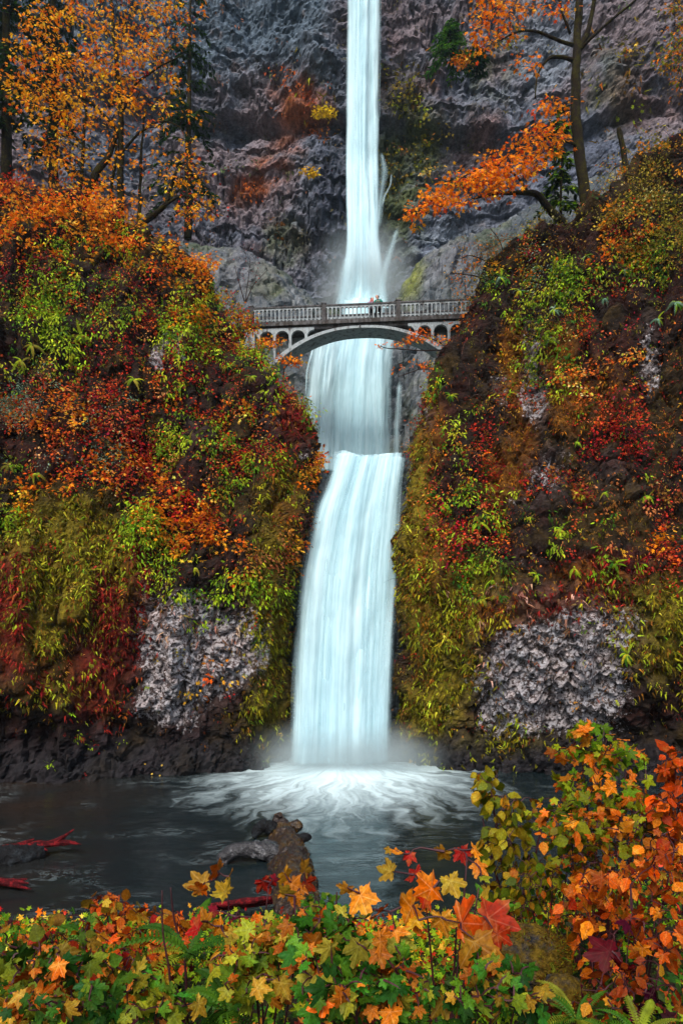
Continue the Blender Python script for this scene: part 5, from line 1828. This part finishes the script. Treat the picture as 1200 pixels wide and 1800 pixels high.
shrub('maple_shrub', 'orange maple bush on the brow above the left end of the bridge', (320, 500, 42.5), [[(320, 510, 42.5), (310, 475, 42), (280, 460, 41.6)], [(320, 510, 42.5), (350, 470, 42), (370, 460, 41.8)]],
      [(290, 465, 50, 24, 41.8, 1.2, 44), (350, 465, 40, 22, 42, 1.2, 40), (340, 560, 40, 10, 41, .8, 12), (320, 500, 60, 20, 41.6, 1, 20)], 10, .26, (.13, .25), ORANGE)
shrub('deciduous_shrub', 'airy yellow shrub with grey twigs hanging over the right end of the bridge', (880, 520, 43.5), [[(900, 520, 43), (870, 470, 42.6), (830, 450, 42.3), (810, 455, 42.2)], [(900, 520, 43), (850, 490, 42.4), (800, 480, 42), (790, 482, 41.9)], [(900, 500, 43), (880, 430, 42.6), (860, 400, 42.4)]],
      [(840, 450, 50, 40, 42.3, 1, 50), (810, 495, 30, 40, 42.1, .8, 30), (870, 420, 40, 30, 42.4, 1, 30), (820, 540, 20, 30, 42.4, .6, 14)], 5, .22, (.09, .17), [((214, 140, 50), 3), ((226, 180, 90), 1.6), ((180, 150, 60), 1.6), ((230, 120, 30), 2)], rt=.008)
shrub('deciduous_shrub', 'pale olive shrub with tiny leaves on the slope right of the leaning maple', (1110, 420, 43), [[(1110, 430, 43), (1090, 350, 42.6), (1080, 290, 42.4)], [(1110, 430, 43), (1140, 340, 42.6), (1160, 270, 42.4)], [(1110, 430, 43), (1150, 390, 42.4), (1190, 350, 42)]],
      [(1100, 320, 60, 60, 42.4, 1.5, 80), (1160, 280, 50, 60, 42.6, 1.5, 60), (1150, 380, 60, 40, 42, 1.2, 50), (1050, 380, 40, 40, 42.6, 1, 30)], 8, .26, (.09, .18), OLIVE + [((214, 120, 50), 1.2)], rt=.008)
shrub('deciduous_shrub', 'yellow green shrub jutting from the rock edge at the photo\'s right margin', (1190, 470, 40), [[(1200, 480, 40), (1180, 460, 39.6), (1150, 450, 39.3)]], [(1165, 460, 36, 26, 39.5, .8, 40)], 9, .18, (.08, .16), LIME + OLIVE)
shrub('maple_shrub', 'orange and green branch hanging in at the upper right margin', (1230, 40, 38), [[(1260, 20, 38), (1210, 60, 37.6), (1175, 95, 37.3)], [(1250, 60, 38), (1200, 110, 37.6)]], [(1180, 100, 30, 30, 37.4, .8, 30), (1200, 60, 26, 36, 37.6, .8, 20), (1190, 15, 30, 14, 37.6, .8, 10), (1195, 150, 14, 24, 37.5, .6, 8)], 8, .2, (.12, .22), [((190, 140, 30), 3), ((220, 124, 20), 2), ((120, 130, 30), 2)])
shrub('deciduous_shrub', 'silvery green shrub at the left margin halfway up the bluff', (20, 750, 37), [[(20, 760, 37), (25, 720, 36.6), (40, 690, 36.3)], [(20, 760, 37), (0, 720, 36.6)]], [(25, 715, 45, 36, 36.4, 1, 70)], 9, .17, (.08, .15), SILVER, OV, rt=.008)
shrub('deciduous_shrub', 'yellow bush on the far cliff left of the upper fall', (570, 205, 74), [[(570, 208, 74), (570, 195, 73.6)]], [(570, 196, 17, 9, 73.4, .8, 24)], 10, .25, (.2, .4), [((226, 190, 30), 3), ((200, 170, 40), 2)])
shrub('deciduous_shrub', 'small yellow bush lower on the far cliff left of the upper fall', (546, 308, 73.5), [[(546, 310, 73.5), (545, 300, 73)]], [(545, 301, 12, 8, 72.8, .6, 16)], 9, .22, (.2, .38), [((226, 180, 20), 3), ((196, 160, 30), 2)])
shrub('deciduous_shrub', 'orange bush on the far cliff beside the dark sapling', (812, 110, 70.5), [[(812, 115, 70.5), (812, 100, 70)]], [(815, 104, 20, 12, 70, .8, 20)], 9, .3, (.2, .4), ORANGE)
shrub('deciduous_shrub', 'russet and green shrub hiding the left end of the bridge deck', (425, 600, 43.6), [[(425, 610, 43.6), (420, 575, 43.2), (405, 550, 43)], [(425, 610, 43.6), (440, 575, 43.2), (445, 556, 43)]],
      [(415, 560, 28, 30, 43.2, .8, 60), (438, 572, 18, 24, 43.2, .7, 36), (395, 530, 26, 24, 43.4, .8, 30)], 9, .2, (.1, .2), REDP[:2] + ORANGE[:3] + GREEN[:2] + OLIVE[:1])
# broken stump on the slope
st = empty('tree_stump', W(1097, 300, 45))
tag(st, 'bare broken dark stump on the slope right of the leaning maple', 'stump')
MB().tube(curve([W(1100, 305, 45), W(1094, 260, 44.9), W(1086, 226, 44.8)], 12) - np.array(W(1097, 300, 45)), np.linspace(.2, .15, 12), 10, None, .2, 4).build('trunk', M_BARK, st, True)


# ------------------------------------------------------------------ foreground
def ground_pt(px, d):
    X = (px - CX) / F * d
    return np.array([X, d, float(bank_z(np.array(X), np.array(d)))])


def fpt(px, d, h):
    g = ground_pt(px, d)
    y = HR - (g[2] + h - HC) / d * F
    return (px, y, d)


# undergrowth that nobody could count, from the viewpoint down to the shore
def scatter_bank(n, pal, leaf, size, hmax, xr, dr, spread, k, dens_seed, mat=M_LEAF, name='undergrowth', label=None, cat='undergrowth', up=.3, keep=None):
    d = RNG.uniform(dr[0] ** .6, dr[1] ** .6, n) ** (1 / .6)
    px = RNG.uniform(xr[0], xr[1], n)
    X = (px - CX) / F * d
    z = bank_z(X, d)
    P = np.stack([X, d, z], -1)
    ok = fbm(P, .9, 2, .5, dens_seed) > -.25
    if keep is not None:
        ok &= keep(px, d)
    P = P[ok] + UPV * RNG.uniform(.02, 1, (ok.sum(), 1)) ** 1.5 * hmax
    m = len(P)
    idx = np.repeat(np.arange(m), k)
    q = len(idx)
    off = RNG.standard_normal((q, 3)) * spread * [1, 1, .6]
    t = unit(off + UPV * up * spread + RNG.standard_normal((q, 3)) * spread * .6)
    nd = unit(UPV * .6 + CAMV * .5 + RNG.standard_normal((q, 3)) * .5)
    c = pick(pal, m, .2)[idx] * (1 + .25 * RNG.standard_normal((q, 1)))
    V, Fa, C = instance(leaf[:2], P[idx] + off, t, nd, RNG.uniform(size[0], size[1], q), np.clip(c, .003, .9))
    o = obj(name, make_mesh(name, V, [Fa], C), mat)
    tag(o, label, cat, None, 'stuff')


scatter_bank(3000, DARKG + GREEN + [((110, 40, 30), 2), ((150, 90, 30), 2), ((60, 24, 30), 1.5)], LO, (.05, .11), .32, (-60, 1260), (2.2, 12), .09, 6, 3, label='low dark green and russet leaves filling the bank below the viewpoint')
scatter_bank(2400, ORANGE + GREEN + GREEN + REDP[:2], LO, (.06, .12), .28, (-60, 1260), (7, 17.5), .16, 5, 8, label='small orange, green and red leaves thick along the shore of the pool')
scatter_bank(5200, [((74, 104, 16), 3), ((100, 130, 20), 2), ((54, 80, 16), 2)], (ST_V * [.5, 1, 1], ST_F), (.1, .26), .06, (-80, 330), (6.5, 12), .07, 6, 21, M_MOSS, 'grass', 'fine bright green grass tufts on the mound at the left shore', 'grass', 1.6, lambda px, d: np.abs(px - 90 - 60 * np.sin(d)) < 170)

PAL = {'o': ORANGE, 'y': [((236, 178, 40), 3), ((220, 190, 60), 2), ((240, 150, 40), 1.4)], 'g': [((70, 140, 40), 3), ((100, 160, 40), 2.4), ((50, 110, 40), 1.6), ((150, 180, 50), 1.4)], 'yg': [((180, 190, 50), 3), ((150, 170, 40), 2), ((210, 180, 60), 1.4), ((110, 150, 40), 1)],
       'r': [((214, 62, 24), 3), ((190, 36, 34), 2), ((230, 96, 30), 1.4)], 'p': [((96, 14, 60), 3), ((70, 10, 50), 2), ((130, 20, 50), 1.4)]}
M_STEM = plain_mat('red_stem', (.05, .012, .016), .6, .3, 8.0)


def bush(name, label, px, d, tops, blobs, meshes, size, pal, cat='shrub', group=None, r0=.014, rt=.0035, per=1, spread=.05, hero=None, face=.6, hang=.55, wood=None):
    """foreground plant: stems rise from the bank, every broad leaf is a part of its own"""
    g = ground_pt(px, d) - UPV * .03
    s = Plant(name, label, cat, g, group)
    gx, gy_ = proj(g)
    for k, (tx, ty, td) in enumerate(tops):
        s.add_limb([(float(gx), float(gy_), d), ((gx * .6 + tx * .4), gy_ * .55 + ty * .45, d * .55 + td * .45), (tx, ty, td)], r0, r0 * .4, 6, 10, .02, 90 + k)
    if blobs:
        T_ = s.targets(blobs)
        s.grow(T_, rt, .1)
        s.leaves(T_, meshes, size, pal, per, spread, 'leaf', face, hang)
    if hero:
        s.hero(hero, meshes, PAL)
    s.finish_wood(wood or M_STEM, wood or M_STEM, 'stem', 'twigs')
    return s


# the tall right-hand shrub: lime and orange leaves, small and dense
bush('vine_maple', 'tall yellow green shrub with drooping leaf tails at the pool\'s right shore', 905, 7.4,
     [(860, 1380, 7.4), (850, 1440, 7.3), (890, 1480, 7.2), (930, 1500, 7.2), (950, 1440, 7.4)],
     [(856, 1385, 24, 44, 7.4, .4, 60), (900, 1430, 46, 46, 7.3, .4, 60), (885, 1490, 50, 46, 7.2, .4, 70), (935, 1540, 60, 50, 7.1, .4, 70), (885, 1560, 36, 44, 7.1, .3, 38)],
     OVAL, (.09, .16), [((166, 160, 30), 3), ((196, 176, 40), 2), ((120, 140, 30), 2), ((200, 140, 30), 1)], r0=.02, hang=1.1)
bush('vine_maple', 'tall maple shrub tipped with bright green leaves before the pale rock', 1060, 6.4,
     [(1020, 1290, 6.4), (1070, 1320, 6.3), (1100, 1360, 6.2), (1000, 1380, 6.3), (1060, 1420, 6.2), (1130, 1420, 6.1)],
     [(1030, 1285, 42, 18, 6.4, .3, 34), (1000, 1320, 30, 24, 6.4, .3, 24), (1080, 1330, 60, 40, 6.3, .4, 70), (1040, 1390, 90, 44, 6.2, .4, 84), (980, 1440, 60, 44, 6.2, .4, 54), (1110, 1400, 50, 36, 6.2, .3, 32)],
     MAPLES[:3], (.085, .145), [((110, 160, 24), 3), ((160, 184, 30), 3), ((230, 124, 20), 2.6), ((236, 150, 30), 1.6)], r0=.02)
bush('vine_maple', 'dense orange leaved shrub filling the lower right corner', 1120, 4.9,
     [(1060, 1560, 4.9), (1120, 1540, 4.8), (1180, 1500, 4.8), (1010, 1600, 4.8), (1150, 1620, 4.6), (1080, 1640, 4.6)],
     [(1090, 1560, 110, 46, 4.8, .4, 110), (1160, 1500, 50, 50, 4.9, .4, 50), (1040, 1610, 80, 40, 4.7, .3, 50), (1150, 1640, 60, 50, 4.6, .3, 40), (1050, 1680, 70, 40, 4.6, .3, 24)],
     OVAL + MAPLES[:2], (.075, .125), [((232, 112, 18), 4), ((214, 88, 14), 3), ((240, 140, 30), 2), ((206, 170, 40), .8), ((170, 50, 20), .8)], r0=.012)
bush('vine_maple', 'orange leaved branches rising along the photo\'s right margin', 1215, 5.6,
     [(1190, 1350, 5.6), (1170, 1400, 5.5), (1200, 1450, 5.4)],
     [(1185, 1350, 24, 40, 5.6, .3, 40), (1175, 1420, 36, 40, 5.5, .3, 50), (1190, 1480, 30, 30, 5.4, .3, 24)],
     OVAL + MAPLES[:1], (.08, .13), [((236, 104, 14), 4), ((222, 84, 12), 3), ((240, 140, 30), 1.2)], r0=.014)
bush('vine_maple', 'lime and orange shrub between the tall maple shrub and the thicket', 1030, 5.6,
     [(1000, 1450, 5.6), (1050, 1440, 5.5), (1090, 1460, 5.4), (1130, 1450, 5.5)],
     [(1010, 1460, 70, 44, 5.6, .4, 90), (1090, 1460, 70, 44, 5.5, .4, 90), (1060, 1510, 90, 30, 5.4, .3, 60), (1140, 1430, 40, 40, 5.6, .3, 40)],
     OVAL + MAPLES[:2], (.07, .125), [((150, 160, 30), 3), ((120, 150, 30), 2), ((226, 116, 20), 2.6), ((236, 150, 34), 1.4)], r0=.012)
bush('vine_maple', 'yellow green thicket of small leaves under the tall shrubs', 960, 6.0,
     [(930, 1560, 6), (970, 1540, 6), (1000, 1510, 6), (960, 1600, 5.8)],
     [(950, 1560, 70, 50, 5.9, .4, 110), (1000, 1500, 60, 46, 6, .4, 70), (900, 1600, 40, 30, 5.8, .3, 30)],
     OVAL, (.06, .11), [((150, 160, 34), 3), ((110, 140, 30), 2.4), ((196, 150, 34), 1.6), ((224, 120, 24), 1.4), ((60, 110, 40), 1)], r0=.012, hang=.9)
bush('vine_maple', 'shrub of dark orange and brown leaves below the dense orange one', 1130, 3.9,
     [(1110, 1720, 3.9), (1160, 1700, 3.8), (1060, 1740, 3.8)],
     [(1120, 1730, 80, 50, 3.8, .3, 60), (1050, 1770, 60, 30, 3.7, .2, 24)],
     OVAL + MAPLES[:1], (.05, .085), [((190, 84, 20), 3), ((150, 60, 20), 2), ((206, 150, 40), 1), ((60, 90, 30), 1.6)], r0=.01)

# hero leaves in the middle
bush('bigleaf_maple', 'young maple with large glowing orange leaves over the water', 780, 3.4,
     [(800, 1600, 3.3), (745, 1580, 3.3), (840, 1560, 3.4), (690, 1600, 3.2), (820, 1510, 3.6)], None, MAPLES, None, None, r0=.009, wood=M_STEM,
     hero=[(632, 1570, 3.2, 88, 'y'), (610, 1560, 3.2, 50, 'o'), (688, 1532, 3.4, 66, 'yg'), (728, 1538, 3.4, 56, 'r'), (762, 1560, 3.3, 96, 'o'), (790, 1545, 3.3, 64, 'y'), (725, 1592, 3.2, 96, 'o'), (748, 1575, 3.3, 70, 'r'),
           (808, 1622, 3.1, 120, 'o'), (832, 1650, 3.0, 110, 'o'), (852, 1612, 3.2, 90, 'r'), (775, 1612, 3.1, 80, 'o'), (835, 1690, 3.0, 70, 'r'), (870, 1640, 3.1, 60, 'r'), (780, 1497, 3.7, 42, 'y'), (810, 1494, 3.7, 46, 'r'), (832, 1492, 3.7, 46, 'o'), (836, 1518, 3.6, 42, 'y'),
           (700, 1497, 3.7, 36, 'o'), (720, 1500, 3.7, 36, 'r'), (684, 1492, 3.7, 26, 'y'), (855, 1560, 3.5, 48, 'y'), (672, 1600, 3.2, 56, 'o'), (735, 1618, 3.1, 60, 'y'), (860, 1700, 3, 50, 'o'), (845, 1540, 3.5, 36, 'yg')])
bush('bigleaf_maple', 'maple sprig with pointed orange leaves in front of the mossy log', 430, 3.9,
     [(400, 1560, 3.9), (470, 1560, 3.8), (530, 1560, 3.8), (420, 1600, 3.8)], None, MAPLES, None, None, r0=.008,
     hero=[(382, 1530, 3.9, 60, 'o'), (360, 1552, 3.9, 62, 'o'), (352, 1568, 3.8, 44, 'o'), (405, 1538, 3.9, 44, 'y'), (398, 1570, 3.8, 54, 'y'), (462, 1548, 3.9, 46, 'r'), (480, 1545, 3.9, 30, 'p'), (500, 1535, 3.8, 44, 'y'), (512, 1550, 3.8, 64, 'o'), (500, 1572, 3.7, 50, 'yg'),
           (535, 1532, 3.8, 46, 'o'), (536, 1550, 3.8, 40, 'r'), (518, 1575, 3.7, 42, 'y'), (365, 1620, 3.6, 66, 'o'), (348, 1635, 3.5, 60, 'r'), (390, 1628, 3.6, 60, 'o'), (380, 1600, 3.7, 34, 'p'), (415, 1612, 3.7, 30, 'p'), (415, 1665, 3.4, 60, 'o'), (370, 1690, 3.3, 60, 'o'), (400, 1680, 3.3, 40, 'r'), (446, 1614, 3.6, 44, 'o'), (522, 1620, 3.6, 40, 'o')])
bush('bigleaf_maple', 'green leaved maple shrub in the bottom centre of the photo', 630, 2.9,
     [(600, 1620, 2.9), (560, 1660, 2.8), (660, 1660, 2.8), (700, 1700, 2.7), (620, 1720, 2.6), (530, 1700, 2.7)],
     [(600, 1640, 60, 40, 2.85, .2, 46), (570, 1690, 60, 44, 2.75, .2, 44), (670, 1680, 60, 50, 2.75, .2, 46), (700, 1740, 60, 44, 2.65, .2, 44), (600, 1750, 80, 44, 2.6, .2, 54), (540, 1620, 40, 34, 2.9, .2, 20)],
     MAPLES, (.055, .11), [((72, 146, 40), 3.4), ((104, 166, 44), 2.4), ((50, 112, 40), 1.8), ((170, 180, 60), 2.2), ((240, 146, 40), 2.4), ((232, 114, 30), 1.4)], r0=.009, face=.8)
bush('bigleaf_maple', 'yellow leaved maple shrub beneath the log, left of the green one', 470, 3.3,
     [(440, 1640, 3.3), (490, 1650, 3.2), (530, 1640, 3.3), (460, 1690, 3.1)],
     [(470, 1660, 70, 46, 3.2, .2, 60), (420, 1690, 50, 40, 3.1, .2, 34), (520, 1660, 40, 30, 3.2, .2, 24), (450, 1730, 60, 34, 3.0, .2, 34)],
     MAPLES, (.055, .11), PAL['yg'] + [((236, 150, 40), 2), ((230, 120, 30), 1)], r0=.008, face=.8)
bush('thimbleberry', 'green and yellow leaves on thin stems in front of the boulder', 850, 2.9,
     [(830, 1700, 2.9), (880, 1700, 2.9), (920, 1720, 2.8), (860, 1760, 2.7)],
     [(880, 1720, 60, 40, 2.8, .15, 26), (830, 1760, 60, 40, 2.7, .15, 24), (910, 1760, 50, 36, 2.7, .15, 20), (850, 1690, 40, 20, 2.9, .1, 8)],
     MAPLES, (.06, .1), PAL['g'] + [((196, 160, 50), 2.4), ((226, 130, 40), 1.4)], r0=.007, face=.8)

# left half
bush('vine_maple', 'bushy yellow orange shrub at the water\'s edge left of the log', 215, 6.2,
     [(180, 1580, 6.2), (220, 1590, 6.1), (270, 1600, 6), (300, 1620, 5.9), (160, 1620, 6)],
     [(195, 1585, 46, 18, 6.2, .3, 34), (230, 1620, 70, 36, 6, .4, 70), (290, 1640, 50, 46, 5.9, .3, 60), (180, 1660, 60, 36, 5.8, .3, 40), (260, 1690, 70, 30, 5.7, .3, 40)],
     OVAL + MAPLES[:2], (.085, .145), [((236, 160, 40), 3), ((232, 120, 24), 3), ((214, 90, 24), 1.6), ((220, 190, 60), 1.4), ((170, 40, 40), .8)], r0=.012)
bush('vine_maple', 'loose shrub of small orange leaves on dark stems, left foreground', 150, 4.4,
     [(100, 1640, 4.4), (160, 1660, 4.3), (230, 1680, 4.2), (60, 1680, 4.2)],
     [(100, 1650, 90, 40, 4.3, .3, 50), (60, 1700, 70, 40, 4.1, .2, 40), (170, 1710, 80, 40, 4.1, .2, 50), (250, 1720, 50, 40, 4.1, .2, 26)],
     OVAL + MAPLES[:2], (.08, .13), [((226, 128, 34), 3), ((200, 160, 50), 2), ((120, 140, 40), 2.4), ((80, 120, 40), 2), ((190, 60, 30), 1)], r0=.009)
bush('bigleaf_maple', 'dark green leaved shrub in the bottom left corner', 70, 3.0,
     [(40, 1700, 3), (110, 1690, 2.9), (20, 1740, 2.8), (140, 1750, 2.8)],
     [(40, 1710, 60, 46, 2.9, .2, 40), (110, 1700, 50, 40, 2.9, .2, 34), (60, 1770, 80, 30, 2.7, .2, 44), (160, 1760, 50, 36, 2.75, .2, 30), (10, 1660, 30, 30, 3, .1, 10)],
     MAPLES, (.055, .11), [((44, 96, 36), 2), ((70, 120, 36), 2), ((130, 150, 40), 2), ((230, 120, 30), 2), ((206, 164, 50), 1.5)], r0=.009, face=.8)
bush('thimbleberry', 'pale yellow green leaf clump between the corner shrub and the fern', 240, 3.1,
     [(220, 1720, 3.1), (280, 1730, 3.0), (310, 1760, 2.9)],
     [(240, 1740, 60, 36, 3, .15, 26), (300, 1760, 50, 30, 2.9, .15, 20), (220, 1780, 60, 20, 2.85, .1, 14)],
     MAPLES, (.06, .1), PAL['yg'] + PAL['g'][:2] + [((220, 140, 60), 1.4)], r0=.007, face=.8)
bush('huckleberry', 'round bush of tiny bright green leaves at the log\'s right end', 560, 6.0,
     [(555, 1575, 6), (580, 1590, 6), (535, 1590, 6)], [(560, 1585, 30, 18, 6, .2, 60), (590, 1600, 24, 14, 5.9, .2, 30)], OVAL, (.05, .08), PAL['g'], r0=.008, wood=M_TWIG)
bush('maple_seedling', 'low plant of crimson and purple leaves under the orange shrub at right', 1080, 4.2,
     [(1070, 1680, 4.2), (1110, 1600, 4.3), (1130, 1740, 4.0)], None, MAPLES, None, None, r0=.006,
     hero=[(1075, 1672, 4.0, 76, 'p'), (1095, 1700, 3.9, 60, 'p'), (1100, 1620, 4.2, 50, 'p'), (1140, 1745, 3.8, 70, 'p'), (1150, 1520, 4.6, 50, 'p'), (1120, 1770, 3.8, 60, 'p'), (1020, 1740, 4, 40, 'p')])

# tall dry stalks
for k, (x0, y0, x1, y1, d_) in enumerate([(300, 1800, 285, 1565, 3.2), (105, 1800, 40, 1665, 2.9), (330, 1740, 300, 1560, 5.2), (598, 1700, 592, 1568, 5.0)]):
    st = empty('dry_stalk', W(x0, y0, d_))
    lb = ['tall straight dark stalk with a red seed head left of centre', 'leaning black twig in the bottom left corner', 'thin second stalk behind the tall straight one', 'short dark stalk standing at the shore right of the log']
    tag(st, lb[k], 'stalk', 'dry stalks')
    P = curve([W(x0, y0 + 60, d_), W((x0 * 2 + x1) / 3 + 4, (y0 * 2 + y1) / 3, d_), W((x0 + x1 * 2) / 3 - 3, (y0 + y1 * 2) / 3, d_), W(x1, y1, d_)], 14) - W(x0, y0, d_)
    MB().tube(P, np.linspace(.0065, .003, 14) * d_ / 3, 6, None, .1, k).build('stem', M_STEM, st, True)

# foreground ferns
for x_, y_, d_, s_, lb in [(400, 1760, 3.2, .5, 'large green sword fern at the bottom edge, left of centre'), (330, 1660, 4.6, .6, 'dark green fern between the orange shrubs left of centre'), (740, 1800, 2.7, .3, 'sword fern at the bottom edge, right of the green maple'),
                       (1120, 1800, 3.4, .3, 'small fern in the bottom right corner under orange leaves'), (1010, 1775, 3.6, .3, 'fern beside the small dark stone'), (960, 1665, 4.5, .22, 'tiny fern on top of the mossy boulder'), (150, 1640, 6.5, .6, 'feathery fern on the mound by the left shore'), (860, 1600, 5.2, .4, 'fern at the foot of the drooping yellow green shrub'), (620, 1790, 2.8, .35, 'fern under the green maple at the bottom edge')]:
    fern(W(x_, y_ + 20, d_), np.array([0, -.3, .8]), s_, [((44, 80, 18), 3), ((62, 100, 22), 2), ((110, 120, 30), 1)], 11, lb, 'ferns in the foreground')

# ------------------------------------------------------------------ spray and haze


def vol_mat(name, color, dens, puff=False):
    m, nt, out_ = new_mat(name)
    v = N(nt, 'ShaderNodeVolumePrincipled')
    v.inputs['Color'].default_value = (*color, 1)
    v.inputs['Density'].default_value = dens
    v.inputs['Anisotropy'].default_value = .2
    if puff:
        tc = N(nt, 'ShaderNodeTexCoord')
        ln2 = N(nt, 'ShaderNodeVectorMath', operation='LENGTH')
        L(nt, tc.outputs['Object'], ln2.inputs[0])
        f = N(nt, 'ShaderNodeMapRange', interpolation_type='SMOOTHERSTEP', clamp=True)
        for k, q in (('From Min', 0.05), ('From Max', 1.0), ('To Min', dens), ('To Max', 0.0)):
            f.inputs[k].default_value = q
        L(nt, ln2.outputs['Value'], f.inputs['Value'])
        no = N(nt, 'ShaderNodeTexNoise', i_Scale=1.8, i_Detail=2.0)
        L(nt, tc.outputs['Object'], no.inputs['Vector'])
        L(nt, math_n(nt, 'MULTIPLY', f.outputs[0], ramp(nt, [(.3, .35), (.7, 1.4)], no.outputs[0]).outputs[0]), v.inputs['Density'])
    L(nt, v.outputs[0], out_.inputs['Volume'])
    return m


def puff(label, loc, scale, dens, color=(.88, .98, 1.0)):
    u = np.linspace(0, 2 * math.pi, 24, endpoint=False)
    v = np.linspace(.01, math.pi - .01, 13)
    U, V_ = np.meshgrid(u, v, indexing='ij')
    D = np.stack([np.cos(U) * np.sin(V_), np.sin(U) * np.sin(V_), np.cos(V_)], -1).reshape(-1, 3)
    i_ = np.arange(24)[:, None] * 13 + np.arange(12)[None, :]
    j_ = ((np.arange(24) + 1) % 24)[:, None] * 13 + np.arange(12)[None, :]
    q = np.stack([i_, i_ + 1, j_ + 1, j_], -1).reshape(-1, 4)
    o = obj('mist', make_mesh('mist', D, [q, [np.arange(24) * 13], [(np.arange(24) * 13 + 12)[::-1]]]), vol_mat('spray', color, dens, True), None, loc)
    o.scale = scale
    tag(o, label, 'mist', None, 'stuff')


MIST = True
if MIST:
    puff('white spray boiling up at the foot of the lower fall', (.1, 35.6, .5), (6.5, 3.6, 2.6), .9)
    puff('white mist where the upper fall strikes the rock behind the bridge', (2.2, 63.5, 37.5), (6.5, 3.6, 9.0), .45)

hz = MB().box(-70, 70, -30, 96, -4.0, 108).build('haze', vol_mat('haze_air', (.62, .86, 1.0), .00018))
tag(hz, 'thin blue mist hanging in the gorge', 'haze', None, 'stuff')
